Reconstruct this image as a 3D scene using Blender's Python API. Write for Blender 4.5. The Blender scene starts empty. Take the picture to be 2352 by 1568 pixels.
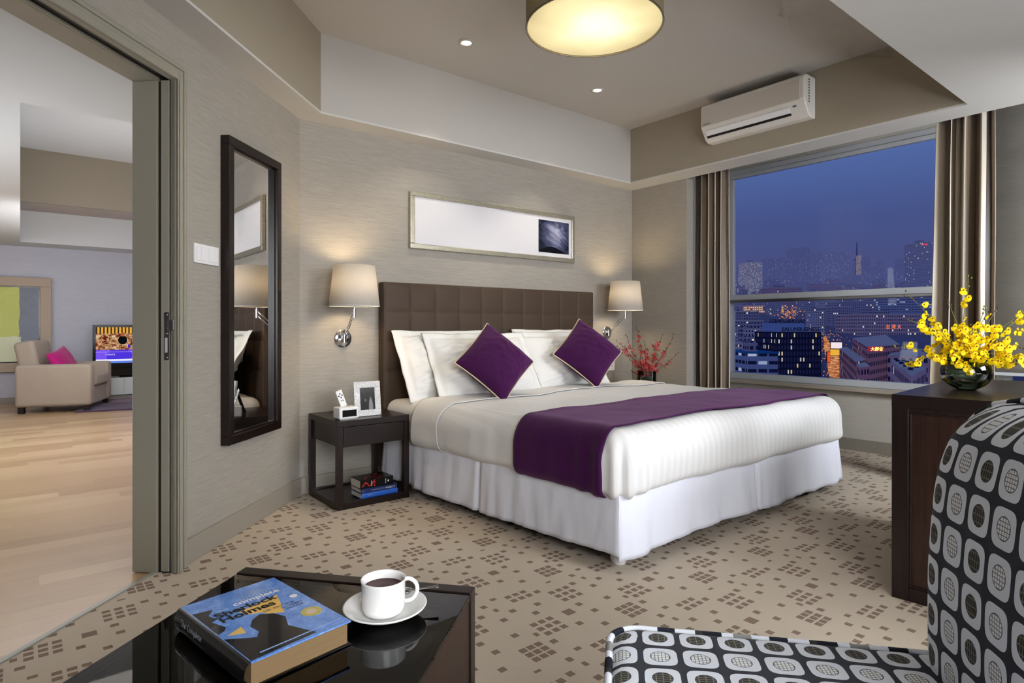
import bpy, bmesh, math, random
from mathutils import Vector, Matrix, noise
random.seed(7)
PI = math.pi
SC = bpy.context.scene
COL = SC.collection

# ------------------------------------------------------------------ colour / nodes
def lin(c):
    return tuple(((v/255)/12.92 if v/255 <= .04045 else ((v/255+.055)/1.055)**2.4) for v in c)
def rgba(c): return lin(c)+(1.0,)

class G:
    """small node-expression helper"""
    def __init__(s, name):
        s.m = bpy.data.materials.new(name); s.m.use_nodes = True
        s.t = s.m.node_tree; s.t.nodes.clear()
        s.out = s.t.nodes.new('ShaderNodeOutputMaterial')
    def n(s, typ, **kw):
        nd = s.t.nodes.new(typ)
        for k, v in kw.items(): setattr(nd, k, v)
        return nd
    def put(s, sock, v):
        if isinstance(v, bpy.types.NodeSocket): s.t.links.new(v, sock)
        elif v is not None:
            if sock.type == 'RGBA' and len(v) == 3: v = tuple(v)+(1,)
            sock.default_value = v
    def m_(s, op, a, b=None, c=None, clamp=False):
        nd = s.n('ShaderNodeMath', operation=op, use_clamp=clamp)
        s.put(nd.inputs[0], a)
        if b is not None: s.put(nd.inputs[1], b)
        if c is not None: s.put(nd.inputs[2], c)
        return nd.outputs[0]
    def v_(s, op, a, b=None):
        nd = s.n('ShaderNodeVectorMath', operation=op)
        s.put(nd.inputs[0], a)
        if b is not None: s.put(nd.inputs[1], b)
        return nd.outputs[0]
    def coord(s, k='Object'): return s.n('ShaderNodeTexCoord').outputs[k]
    def pos(s): return s.n('ShaderNodeNewGeometry').outputs['Position']
    def xyz(s, v):
        nd = s.n('ShaderNodeSeparateXYZ'); s.put(nd.inputs[0], v); return nd.outputs
    def vec(s, x, y, z=0.0):
        nd = s.n('ShaderNodeCombineXYZ')
        for i, q in enumerate((x, y, z)): s.put(nd.inputs[i], q)
        return nd.outputs[0]
    def noise(s, v, scale=5, detail=2, rough=.5, dist=0):
        nd = s.n('ShaderNodeTexNoise'); s.put(nd.inputs['Vector'], v)
        nd.inputs['Scale'].default_value = scale; nd.inputs['Detail'].default_value = detail
        nd.inputs['Roughness'].default_value = rough; nd.inputs['Distortion'].default_value = dist
        return nd.outputs['Fac']
    def white(s, v):
        nd = s.n('ShaderNodeTexWhiteNoise', noise_dimensions='3D'); s.put(nd.inputs['Vector'], v); return nd.outputs['Value']
    def ramp(s, f, stops, interp='LINEAR'):
        nd = s.n('ShaderNodeValToRGB'); s.put(nd.inputs[0], f); cr = nd.color_ramp; cr.interpolation = interp
        while len(cr.elements) < len(stops): cr.elements.new(.5)
        for e, (p, c) in zip(cr.elements, stops):
            e.position = p; e.color = tuple(c)+(1,) if len(c) == 3 else c
        return nd.outputs['Color']
    def mix(s, f, a, b):
        nd = s.n('ShaderNodeMix', data_type='RGBA'); s.put(nd.inputs[0], f)
        s.put(nd.inputs[6], a); s.put(nd.inputs[7], b); return nd.outputs[2]
    def bump(s, h, strength=.3, dist=.01):
        nd = s.n('ShaderNodeBump'); s.put(nd.inputs['Height'], h)
        nd.inputs['Strength'].default_value = strength; nd.inputs['Distance'].default_value = dist
        return nd.outputs['Normal']
    def bsdf(s, color, rough=.6, metal=0., normal=None, spec=.5, sheen=0., coat=0., trans=0., ior=1.45, emit=None, es=1., alpha=None):
        nd = s.n('ShaderNodeBsdfPrincipled')
        s.put(nd.inputs['Base Color'], color); s.put(nd.inputs['Roughness'], rough); s.put(nd.inputs['Metallic'], metal)
        nd.inputs['Specular IOR Level'].default_value = spec; nd.inputs['IOR'].default_value = ior
        nd.inputs['Sheen Weight'].default_value = sheen; nd.inputs['Coat Weight'].default_value = coat
        nd.inputs['Transmission Weight'].default_value = trans
        if normal is not None: s.put(nd.inputs['Normal'], normal)
        if emit is not None:
            s.put(nd.inputs['Emission Color'], emit); s.put(nd.inputs['Emission Strength'], es)
        return nd.outputs[0]
    def emis(s, color, st=1.):
        nd = s.n('ShaderNodeEmission'); s.put(nd.inputs[0], color); s.put(nd.inputs[1], st); return nd.outputs[0]
    def mixs(s, f, a, b):
        nd = s.n('ShaderNodeMixShader'); s.put(nd.inputs[0], f); s.put(nd.inputs[1], a); s.put(nd.inputs[2], b); return nd.outputs[0]
    def done(s, sh): s.t.links.new(sh, s.out.inputs['Surface']); return s.m

def plain(name, c, rough=.6, metal=0., **k):
    g = G(name); return g.done(g.bsdf(lin(c), rough, metal, **k))
def emat(name, c, st):
    g = G(name); return g.done(g.emis(rgba(c), st))

def wallpaper(name, c1, c2):
    g = G(name); p = g.xyz(g.pos())
    w = g.vec(g.m_('MULTIPLY', p[0], 9.), g.m_('MULTIPLY', p[1], 9.), g.m_('MULTIPLY', p[2], 520.))
    n1 = g.noise(w, 1., 3, .6)
    w2 = g.vec(g.m_('MULTIPLY', p[0], 14.), g.m_('MULTIPLY', p[1], 14.), g.m_('MULTIPLY', p[2], 800.))
    n2 = g.noise(w2, 1., 1)
    f = g.m_('ADD', g.m_('MULTIPLY', n1, .65), g.m_('MULTIPLY', n2, .35))
    c = g.ramp(f, [(.33, lin(c1)), (.66, lin(c2))])
    return g.done(g.bsdf(c, .62, normal=g.bump(f, .15, .002), spec=.25))

def wood(name, c1, c2, axis='Z', rough=.28, scale=1., spec=.5, coat=0.):
    g = G(name); p = g.xyz(g.coord())
    k = {'X': (2, 60, 60), 'Y': (60, 2, 60), 'Z': (60, 60, 2)}[axis]
    v = g.vec(g.m_('MULTIPLY', p[0], k[0]*scale), g.m_('MULTIPLY', p[1], k[1]*scale), g.m_('MULTIPLY', p[2], k[2]*scale))
    f = g.noise(v, 2., 4, .65, .3)
    fine = g.noise(v, 9., 2, .7)
    pores = g.m_('GREATER_THAN', fine, .62)
    c = g.ramp(f, [(.3, lin(c1)), (.7, lin(c2))])
    c = g.mix(g.m_('MULTIPLY', pores, .45), c, tuple(min(1, q*2.1) for q in lin(c2)))
    return g.done(g.bsdf(c, rough, spec=spec, normal=g.bump(fine, .12, .002), coat=coat))

def fabric(name, c, c2=None, rough=.85, scale=900., bump=.25, sheen=.15):
    g = G(name); o = g.coord()
    f = g.noise(o, scale, 1); big = g.noise(o, 6., 2)
    c2 = c2 or tuple(v*.88 for v in c)
    col = g.mix(g.m_('ADD', g.m_('MULTIPLY', f, .6), g.m_('MULTIPLY', big, .4)), lin(c2), lin(c))
    return g.done(g.bsdf(col, rough, normal=g.bump(f, bump, .002), spec=.2, sheen=sheen))

M = {}
M['wall'] = wallpaper('grasscloth_wallpaper', (142, 136, 128), (166, 160, 151))
M['wall_light'] = wallpaper('pale_grasscloth', (182, 179, 170), (204, 201, 192))
M['wall_living'] = wallpaper('living_wallpaper', (182, 182, 192), (202, 202, 212))
M['ceil'] = plain('ceiling_paint', (184, 180, 175), .75, spec=.15)
M['riser'] = plain('taupe_paint', (158, 148, 132), .75, spec=.15)
M['soffit'] = plain('soffit_paint', (200, 198, 195), .75, spec=.15)
M['living_white'] = plain('living_white_paint', (208, 210, 211), .75, spec=.15)
M['trim'] = plain('taupe_lacquer', (146, 142, 129), .38)
M['trim_dark'] = plain('shadow_gap', (30, 24, 20), .7)
M['base'] = plain('baseboard_paint', (146, 139, 128), .5)
M['wenge'] = wood('wenge_wood', (16, 9, 8), (31, 19, 17), 'X', .3)
M['wengeZ'] = wood('wenge_wood_upright', (16, 9, 8), (33, 20, 17), 'Z', .3)
M['wengeP'] = wood('wenge_panel', (26, 13, 9), (50, 29, 21), 'Z', .34)
M['mframe'] = plain('mirror_frame_lacquer', (24, 14, 11), .3)
M['chrome'] = plain('chrome', (215, 215, 218), .08, 1.)
M['steel'] = plain('brushed_steel', (150, 150, 152), .35, 1.)
M['white_plastic'] = plain('white_plastic', (226, 226, 228), .35)
M['grey_plastic'] = plain('ac_plastic', (214, 210, 204), .4)
M['pvc'] = plain('window_pvc', (196, 200, 204), .35)
M['stone'] = plain('sill_stone', (178, 168, 154), .4)
M['black'] = plain('black_gloss', (8, 8, 9), .15)
M['black_matte'] = plain('black_matte', (10, 10, 10), .7)
M['white_gloss'] = plain('white_porcelain', (238, 238, 236), .12, coat=.4)
M['tea'] = plain('tea', (60, 8, 8), .12, spec=.12)
M['mirror'] = plain('mirror_glass', (232, 232, 232), .01, 1.)
M['headboard'] = fabric('headboard_leather', (78, 64, 53), (69, 57, 47), .5, 500, .08, 0.)
M['sheet'] = fabric('white_cotton', (220, 219, 218), (208, 207, 206), .8, 900, .05, 0.)
M['pillow'] = fabric('pillow_cotton', (228, 227, 224), (216, 215, 212), .8, 900, .05, 0.)
M['skirt'] = fabric('valance_cotton', (229, 231, 241), (217, 219, 231), .8, 900, .05, 0.)
M['piping'] = fabric('cream_piping', (222, 205, 165))
M['magenta'] = fabric('magenta_silk', (190, 20, 120), (150, 12, 92), .55, 300, .1, .2)
M['armchair'] = fabric('oatmeal_fabric', (172, 158, 142), (150, 137, 122), .9, 350, .2)
M['rug'] = fabric('plum_rug', (92, 70, 92), (70, 52, 74), .95, 200, .4)
M['rug2'] = fabric('mauve_rug', (140, 112, 124), (120, 94, 106), .95, 200, .4)
M['paper'] = None

def velvet():
    g = G('purple_velvet'); o = g.coord()
    n = g.noise(o, 3., 3, .6); f = g.noise(o, 700., 1)
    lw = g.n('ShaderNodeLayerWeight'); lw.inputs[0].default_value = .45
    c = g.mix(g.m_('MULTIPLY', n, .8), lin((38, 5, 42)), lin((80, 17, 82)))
    c = g.mix(g.m_('POWER', lw.outputs['Facing'], 3.), c, lin((112, 38, 114)))  # velvet highlight painted in: colour lightens at grazing angles
    return g.done(g.bsdf(c, .75, normal=g.bump(f, .3, .002), sheen=.08, spec=.15))
M['velvet'] = velvet()

def duvet_mat():
    g = G('striped_sateen'); p = g.xyz(g.coord())
    s = g.m_('SINE', g.m_('MULTIPLY', p[0], 2*PI/.046))
    st = g.m_('GREATER_THAN', s, 0.)
    c = g.mix(st, lin((221, 220, 219)), lin((215, 214, 213)))
    wr = g.noise(g.coord(), 5., 3, .6)
    r = g.m_('ADD', .42, g.m_('MULTIPLY', st, .14))
    return g.done(g.bsdf(c, r, normal=g.bump(wr, .12, .03), spec=.3, sheen=.05))
M['duvet'] = duvet_mat()

def carpet_mat():
    g = G('bedroom_carpet'); p = g.pos(); q = g.xyz(p)
    PX, PY = .440, .4355
    u = g.m_('FLOORED_MODULO', g.m_('SUBTRACT', q[0], 1.495-.2), PX)
    v = g.m_('FLOORED_MODULO', g.m_('SUBTRACT', q[1], 1.530-.2), PY)
    best = None
    def add(d):
        nonlocal best
        best = d if best is None else g.m_('MINIMUM', best, d)
    def box(x, y, h):
        x = (x+.2) % PX; y = (y+.2) % PY
        a = g.m_('SUBTRACT', g.m_('ABSOLUTE', g.m_('SUBTRACT', u, x)), h*1.0)
        b = g.m_('SUBTRACT', g.m_('ABSOLUTE', g.m_('SUBTRACT', v, y)), h*.92)
        add(g.m_('MAXIMUM', a, b))
    def cluster(x, y, pitch, h):
        x = (x+.2) % PX; y = (y+.2) % PY
        du = g.m_('SUBTRACT', u, x); dv = g.m_('SUBTRACT', v, y)
        def cell(d):
            c = g.m_('MINIMUM', g.m_('MAXIMUM', g.m_('ROUND', g.m_('DIVIDE', d, pitch)), -1.), 1.)
            return g.m_('ABSOLUTE', g.m_('SUBTRACT', d, g.m_('MULTIPLY', c, pitch)))
        add(g.m_('MAXIMUM', g.m_('SUBTRACT', cell(du), h), g.m_('SUBTRACT', cell(dv), h*.92)))
    box(0, 0, .0205)
    cluster(-.12, -.028, .0355, .0125); cluster(.095, .115, .0365, .0125)
    cluster(-.057, .225, .036, .0125); cluster(.183, .31, .031, .0128)
    for x, y in ((.113, .235), (.230, .216), (.292, .13), (.227, .097), (.292, .242), (-.045, .115), (.071, .02), (.081, .388),
                 (-.094, .068), (.038, .30), (-.028, .355), (.264, .323), (.245, .39), (.19, -.007), (.177, .16), (.021, .192), (-.195, .17)):
        box(x, y, .0125)
    mask = g.m_('LESS_THAN', best, 0.)
    f = g.noise(p, 420., 2, .7); b = g.noise(p, 2., 3)
    base = g.mix(g.m_('ADD', g.m_('MULTIPLY', f, .7), g.m_('MULTIPLY', b, .3)), lin((170, 154, 134)), lin((212, 198, 178)))
    dk = g.mix(f, lin((108, 88, 74)), lin((146, 122, 104)))
    c = g.mix(mask, base, dk)
    return g.done(g.bsdf(c, .95, normal=g.bump(f, .6, .004), spec=.1, sheen=.1))
M['carpet'] = carpet_mat()

def plank_mat():
    g = G('maple_planks'); q = g.xyz(g.pos())
    row = g.m_('FLOOR', g.m_('DIVIDE', q[1], .115))
    off = g.m_('MULTIPLY', g.white(g.vec(row, 3., 1.)), 2.)
    xx = g.m_('ADD', q[0], off)
    colm = g.m_('FLOOR', g.m_('DIVIDE', xx, 1.1))
    r = g.white(g.vec(row, colm, 7.))
    gr = g.noise(g.vec(g.m_('MULTIPLY', q[0], 3.), g.m_('MULTIPLY', q[1], 40.), r), 2., 3, .6)
    f = g.m_('ADD', g.m_('MULTIPLY', r, .65), g.m_('MULTIPLY', gr, .35))
    c = g.ramp(f, [(.1, lin((168, 136, 102))), (.5, lin((186, 155, 118))), (.9, lin((198, 170, 134)))])
    e = g.m_('ABSOLUTE', g.m_('SUBTRACT', g.m_('FRACT', g.m_('DIVIDE', q[1], .115)), .5))
    e = g.m_('GREATER_THAN', e, .49)
    c = g.mix(g.m_('MULTIPLY', e, .35), c, lin((120, 90, 66)))
    return g.done(g.bsdf(c, .3, spec=.4, normal=g.bump(gr, .05, .002)))
M['planks'] = plank_mat()

def chair_mat():
    g = G('retro_oval_fabric'); uv = g.n('ShaderNodeUVMap').outputs[0]; q = g.xyz(uv)
    P = .063
    cu = g.m_('DIVIDE', q[0], P); cv = g.m_('DIVIDE', q[1], P)
    fu = g.m_('SUBTRACT', g.m_('FRACT', cu), .5); fv = g.m_('SUBTRACT', g.m_('FRACT', cv), .5)
    # rounded square: superellipse with slight offset
    au = g.m_('POWER', g.m_('DIVIDE', g.m_('ABSOLUTE', fu), .425), 4.); av = g.m_('POWER', g.m_('DIVIDE', g.m_('ABSOLUTE', fv), .425), 4.)
    sq = g.m_('LESS_THAN', g.m_('ADD', au, av), 1.)
    ci = g.m_('ADD', g.m_('POWER', g.m_('DIVIDE', g.m_('ABSOLUTE', fu), .235), 2.), g.m_('POWER', g.m_('DIVIDE', g.m_('ABSOLUTE', fv), .235), 2.))
    ci = g.m_('LESS_THAN', ci, 1.)
    rim = g.m_('ADD', g.m_('POWER', g.m_('DIVIDE', g.m_('ABSOLUTE', fu), .255), 2.), g.m_('POWER', g.m_('DIVIDE', g.m_('ABSOLUTE', fv), .255), 2.))
    rim = g.m_('SUBTRACT', g.m_('LESS_THAN', rim, 1.), ci)
    odd = g.m_('FLOORED_MODULO', g.m_('FLOOR', cv), 2.)
    weave = g.noise(uv, 1500., 1)
    hx = g.m_('LESS_THAN', g.m_('FRACT', g.m_('ADD', g.m_('MULTIPLY', cu, 11.), g.m_('MULTIPLY', weave, .3))), .22)
    hy = g.m_('LESS_THAN', g.m_('FRACT', g.m_('ADD', g.m_('MULTIPLY', cv, 11.), g.m_('MULTIPLY', weave, .3))), .22)
    hatch = g.m_('MAXIMUM', hx, hy)
    hd = g.m_('MAXIMUM', g.m_('MULTIPLY', hy, .9), g.m_('LESS_THAN', g.m_('FRACT', g.m_('MULTIPLY', cu, 6.)), .12))
    light = g.mix(g.m_('MULTIPLY', hatch, .85), lin((244, 247, 250)), lin((70, 74, 80)))
    dark = g.mix(hd, lin((46, 44, 42)), lin((132, 132, 116)))
    inner = g.mix(odd, light, dark)
    patch = g.mix(g.m_('MULTIPLY', weave, .5), lin((236, 241, 250)), lin((216, 222, 234)))
    c = g.mix(sq, g.mix(weave, lin((32, 35, 46)), lin((52, 56, 68))), patch)
    c = g.mix(rim, c, lin((70, 74, 82)))
    c = g.mix(ci, c, inner)
    return g.done(g.bsdf(c, .85, normal=g.bump(weave, .2, .002), spec=.2, sheen=.1))
M['chair'] = chair_mat()

def chair_piping():
    g = G('patterned_piping'); uv = g.n('ShaderNodeUVMap').outputs[0]; q = g.xyz(uv)
    k = g.m_('FRACT', g.m_('DIVIDE', q[0], .19))
    c = g.ramp(k, [(0., lin((236, 241, 250))), (.18, lin((40, 43, 54))), (.34, lin((236, 241, 250))), (.5, lin((150, 150, 148))),
                   (.66, lin((236, 241, 250))), (.76, lin((36, 38, 48))), (.93, lin((60, 60, 58)))], 'CONSTANT')
    return g.done(g.bsdf(c, .85, spec=.2))
M['chair_piping'] = chair_piping()

def stripes_mat():
    g = G('striped_satin_curtain'); uv = g.n('ShaderNodeUVMap').outputs[0]; q = g.xyz(uv)
    k = g.m_('FRACT', g.m_('DIVIDE', q[0], .42))
    c = g.ramp(k, [(0., lin((168, 154, 134))), (.22, lin((92, 76, 60))), (.36, lin((46, 34, 26))), (.46, lin((190, 180, 164))),
                   (.54, lin((112, 96, 78))), (.74, lin((184, 174, 158))), (.8, lin((126, 110, 92)))], 'CONSTANT')
    f = g.noise(g.vec(g.m_('MULTIPLY', q[0], 300.), g.m_('MULTIPLY', q[1], 30.)), 1., 2)
    return g.done(g.bsdf(c, .42, normal=g.bump(f, .08, .002), spec=.4, sheen=.2))
M['curtain'] = stripes_mat()

def glass_pane(name='window_glass', tint=(1, 1, 1), refl=.9):
    g = G(name)
    fr = g.n('ShaderNodeFresnel'); fr.inputs[0].default_value = 1.45
    tr = g.n('ShaderNodeBsdfTransparent'); tr.inputs[0].default_value = tint+(1,)
    gl = g.n('ShaderNodeBsdfGlossy'); gl.inputs['Roughness'].default_value = .02
    return g.done(g.mixs(g.m_('MULTIPLY', fr.outputs[0], refl), tr.outputs[0], gl.outputs[0]))
M['pane'] = glass_pane(refl=.3)
M['table_glass'] = glass_pane('smoked_table_glass', (.33, .32, .31), 1.)

def clear_glass():
    g = G('clear_glass'); fr = g.n('ShaderNodeFresnel'); fr.inputs[0].default_value = 1.6
    tr = g.n('ShaderNodeBsdfTransparent'); tr.inputs[0].default_value = (.93, .95, .95, 1)
    gl = g.n('ShaderNodeBsdfGlossy'); gl.inputs['Roughness'].default_value = .02
    lw = g.n('ShaderNodeLayerWeight'); lw.inputs[0].default_value = .25
    dk = g.n('ShaderNodeBsdfTransparent'); dk.inputs[0].default_value = (.88, .9, .9, 1)
    body = g.mixs(g.m_('POWER', lw.outputs['Facing'], 4.), tr.outputs[0], dk.outputs[0])
    return g.done(g.mixs(fr.outputs[0], body, gl.outputs[0]))
M['glass'] = clear_glass()

def shade_mat(name, c, trans=.35, emit=0., ec=(255, 214, 150)):
    g = G(name); o = g.xyz(g.coord())
    f = g.noise(g.vec(g.m_('MULTIPLY', o[0], 300.), g.m_('MULTIPLY', o[1], 300.), g.m_('MULTIPLY', o[2], 60.)), 1., 2)
    col = g.mix(f, tuple(v*.85 for v in lin(c)), lin(c))
    d = g.n('ShaderNodeBsdfDiffuse'); g.put(d.inputs[0], col)
    t = g.n('ShaderNodeBsdfTranslucent'); g.put(t.inputs[0], col)
    return g.done(g.mixs(trans, d.outputs[0], t.outputs[0]))
M['shade'] = shade_mat('linen_shade', (228, 224, 218), .5)
M['drum'] = shade_mat('drum_shade', (168, 156, 128), .3)

# ------------------------------------------------------------------ mesh builder
class MB:
    def __init__(s): s.bm = bmesh.new(); s.uv = s.bm.loops.layers.uv.new('UVMap'); s.mi = 0
    def face(s, vs, uvs=None):
        f = s.bm.faces.new(vs); f.material_index = s.mi
        if uvs:
            for l, u in zip(f.loops, uvs): l[s.uv].uv = u
        return f
    def quad(s, pts, uvs=None):
        return s.face([s.bm.verts.new(p) for p in pts], uvs)
    def box(s, x0, x1, y0, y1, z0, z1, mat=None, uvm=False):
        T = mat or Matrix()
        v = [s.bm.verts.new(T @ Vector(p)) for p in ((x0,y0,z0),(x1,y0,z0),(x1,y1,z0),(x0,y1,z0),(x0,y0,z1),(x1,y0,z1),(x1,y1,z1),(x0,y1,z1))]
        W, D_, H = x1-x0, y1-y0, z1-z0
        for idx, (a, b) in (((0,3,2,1),(W,D_)), ((4,5,6,7),(W,D_)), ((0,1,5,4),(W,H)), ((1,2,6,5),(D_,H)), ((2,3,7,6),(W,H)), ((3,0,4,7),(D_,H))):
            s.face([v[i] for i in idx], ((0,0),(a,0),(a,b),(0,b)))
        return s
    def prism(s, poly, z0, z1, mat=None):
        T = mat or Matrix(); n = len(poly)
        a = [s.bm.verts.new(T @ Vector((p[0], p[1], z0))) for p in poly]
        b = [s.bm.verts.new(T @ Vector((p[0], p[1], z1))) for p in poly]
        s.face(a[::-1]); s.face(b)
        for i in range(n): s.face([a[i], a[(i+1) % n], b[(i+1) % n], b[i]])
        return s
    def lathe(s, prof, c=(0,0,0), n=32, mat=None, cap=False):
        T = (mat or Matrix()); c = Vector(c); rings = []
        for r, z in prof:
            if r < 1e-6: rings.append([s.bm.verts.new(T @ (c+Vector((0,0,z))))])
            else: rings.append([s.bm.verts.new(T @ (c+Vector((r*math.cos(2*PI*i/n), r*math.sin(2*PI*i/n), z)))) for i in range(n)])
        for A, B in zip(rings, rings[1:]):
            for i in range(n):
                j = (i+1) % n
                if len(A) == 1 and len(B) == 1: continue
                if len(A) == 1: s.face([A[0], B[j], B[i]])
                elif len(B) == 1: s.face([A[i], A[j], B[0]])
                else: s.face([A[i], A[j], B[j], B[i]])
        return s
    def tube(s, pts, r, n=8, cap=True, uvlen=False):
        pts = [Vector(p) for p in pts]; rs = r if isinstance(r, (list, tuple)) else [r]*len(pts)
        rings = []; up = Vector((0,0,1)); L = 0; Ls = []
        prev = None
        for i, p in enumerate(pts):
            if i: L += (p-pts[i-1]).length
            Ls.append(L)
            t = (pts[min(i+1, len(pts)-1)]-pts[max(i-1, 0)]).normalized()
            if prev is None:
                a = t.cross(up)
                if a.length < 1e-3: a = t.cross(Vector((1,0,0)))
                a.normalize()
            else:
                a = (prev-t*prev.dot(t)); a.normalize()
            prev = a; b = t.cross(a)
            rings.append([s.bm.verts.new(p+(a*math.cos(2*PI*k/n)+b*math.sin(2*PI*k/n))*rs[i]) for k in range(n)])
        for i in range(len(rings)-1):
            for k in range(n):
                j = (k+1) % n
                s.face([rings[i][k], rings[i][j], rings[i+1][j], rings[i+1][k]],
                       ((Ls[i], k/n), (Ls[i], (k+1)/n), (Ls[i+1], (k+1)/n), (Ls[i+1], k/n)))
        if cap:
            s.face(rings[0][::-1]); s.face(rings[-1])
        return s
    def grid(s, fn, nu, nv, uvf=None, closed=False):
        V = [[s.bm.verts.new(fn(i/nu, j/nv)) for j in range(nv+1)] for i in range(nu+1)]
        for i in range(nu):
            for j in range(nv):
                uvs = None
                if uvf: uvs = [uvf(i/nu, j/nv), uvf((i+1)/nu, j/nv), uvf((i+1)/nu, (j+1)/nv), uvf(i/nu, (j+1)/nv)]
                s.face([V[i][j], V[i+1][j], V[i+1][j+1], V[i][j+1]], uvs)
        return s
    def sphere(s, c, r, n=10, m=6, sc=(1,1,1)):
        c = Vector(c); prof = [(r*math.sin(PI*k/m), -r*math.cos(PI*k/m)) for k in range(m+1)]
        return s.lathe(prof, c, n)
    def build(s, name, mat, parent=None, smooth=False, bevel=0., weld=0., subsurf=0, solid=0., seg=2, fix=True, ang=40):
        me = bpy.data.meshes.new(name)
        if weld: bmesh.ops.remove_doubles(s.bm, verts=s.bm.verts, dist=weld)
        if fix: bmesh.ops.recalc_face_normals(s.bm, faces=s.bm.faces)
        s.bm.to_mesh(me); s.bm.free()
        o = bpy.data.objects.new(name, me); COL.objects.link(o)
        for mm in (mat if isinstance(mat, (list, tuple)) else [mat]): me.materials.append(mm)
        if parent: o.parent = parent
        if smooth:
            for p in me.polygons: p.use_smooth = True
            if smooth == 'auto':
                me.set_sharp_from_angle(angle=math.radians(ang))
        if solid:
            md = o.modifiers.new('solid', 'SOLIDIFY'); md.thickness = solid; md.offset = 0
        if bevel:
            md = o.modifiers.new('bevel', 'BEVEL'); md.width = bevel; md.segments = seg; md.limit_method = 'ANGLE'; md.harden_normals = False
        if subsurf:
            md = o.modifiers.new('sub', 'SUBSURF'); md.levels = subsurf; md.render_levels = subsurf
        return o

def thing(name, label, cat, loc=(0,0,0), rz=0, group=None):
    o = bpy.data.objects.new(name, None); COL.objects.link(o); o.empty_display_size = .1
    o.location = loc; o.rotation_euler = (0, 0, rz); return tag(o, label, cat, group)
def tag(o, label, cat, group=None):
    o['label'] = label; o['category'] = cat
    if group: o['group'] = group
    return o
def struct(o): o['kind'] = 'structure'; return o
def sbox(name, x0, x1, y0, y1, z0, z1, mat, parent=None, bevel=0.):
    o = MB().box(x0, x1, y0, y1, z0, z1).build(name, mat, parent, bevel=bevel)
    return struct(o) if parent is None else o
def text(name, body, size, mat, parent, mtx, extrude=.0004, align='CENTER', squash=1., mirror=False, bold=0.):
    cu = bpy.data.curves.new(name, 'FONT'); cu.body = body; cu.size = size; cu.extrude = extrude; cu.align_x = align
    cu.offset = bold; cu.resolution_u = 3
    tmp = bpy.data.objects.new(name+'_tmp', cu); COL.objects.link(tmp)
    bpy.context.view_layer.update()
    dg = bpy.context.evaluated_depsgraph_get()
    me = bpy.data.meshes.new_from_object(tmp.evaluated_get(dg))
    bpy.data.objects.remove(tmp)
    me.transform(Matrix.Diagonal((-squash if mirror else squash, 1, 1, 1)))
    me.transform(mtx); me.name = name
    me.materials.clear(); me.materials.append(mat)
    o = bpy.data.objects.new(name, me); COL.objects.link(o)
    if parent: o.parent = parent
    return o
def frame_mtx(origin, xdir, ydir):
    x = Vector(xdir).normalized(); y = Vector(ydir).normalized(); z = x.cross(y)
    return Matrix(((x.x, y.x, z.x, origin[0]), (x.y, y.y, z.y, origin[1]), (x.z, y.z, z.z, origin[2]), (0, 0, 0, 1)))
def sstep(a, b, x):
    t = max(0, min(1, (x-a)/(b-a))); return t*t*(3-2*t)

# ------------------------------------------------------------------ room shell
YB, XW, XO = 3.60, 4.316, 5.25          # headboard wall, window-side wall, outer window wall
ZS, ZC = 2.235, 2.70
R2 = math.sqrt(2)
MD = Matrix(((1/R2, -1/R2, 0, 0), (1/R2, 1/R2, 0, 0), (0, 0, 1, 0), (0, 0, 0, 1)))   # (t, n, z) -> world, diagonal wall
def dbox(name, t0, t1, n0, n1, z0, z1, mat, parent=None, bevel=0.):
    o = MB().box(t0, t1, n0, n1, z0, z1, MD).build(name, mat, parent, bevel=bevel)
    return struct(o) if parent is None else o
NF = 1.633                                # front plane of the diagonal wall
# floors (split along the threshold n = 1.70)
def on_line(x, n): return x+n*R2
NT = 1.70
bX0, bY0 = -3.4, -2.2
struct(MB().prism([(bX0, bY0), (5.35, bY0), (5.35, 3.75), (3.75-NT*R2, 3.75), (bX0, on_line(bX0, NT))], -.05, 0).build('floor', M['carpet']))
struct(MB().prism([(3.9-NT*R2, 3.9), (4.2, 3.9), (4.2, 10.5), (-4.2, 10.5), (-4.2, on_line(-4.2, NT)), ], -.06, -.004).build('floor.001', M['planks']))
dbox('trim_1', .8, 2.36, NT-.006, NT+.012, -.004, .006, M['trim'])
# back (headboard) wall
sbox('wall_back', 1.28, XW+.1, YB, YB+.12, 0, 2.78, M['wall'])
sbox('baseboard_back', 1.292, 4.31, YB-.014, YB, 0, .105, M['base'], bevel=.003)
# right wall stub
sbox('wall_right', XW, XW+.09, 3.018, YB, 0, ZS, M['wall'])
sbox('baseboard_right', XW-.014, XW, 3.02, YB-.014, 0, .105, M['base'])
# recess for the window
sbox('wall_recess', XW+.09, XO+.3, 3.33, 3.45, 0, 2.78, M['wall'])
# outer wall with two window openings: window_1 y 1.46..3.25, window_2 y -.7..1.17
mb = MB()
mb.box(XO, XO+.2, bY0, 3.33, 0, .50); mb.box(XO, XO+.2, bY0, 3.33, 2.48, 2.78)
mb.box(XO, XO+.2, 3.25, 3.33, .5, 2.48); mb.box(XO, XO+.2, 1.17, 1.38, .5, 2.48); mb.box(XO, XO+.2, bY0, -.7, .5, 2.48)
struct(mb.build('wall_window', M['wall_light']))
sbox('baseboard_window', XO-.014, XO, bY0, 3.33, 0, .095, M['base'])
sbox('trim_2', XO-.06, XO+.02, 1.34, 3.33, .478, .512, M['stone'], bevel=.003)
sbox('trim_3', XO-.06, XO+.02, bY0, 1.17, .478, .512, M['stone'], bevel=.003)
sbox('ceiling_recess', XW, XO+.2, bY0, 3.45, 2.72, 2.78, M['soffit'])
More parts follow.
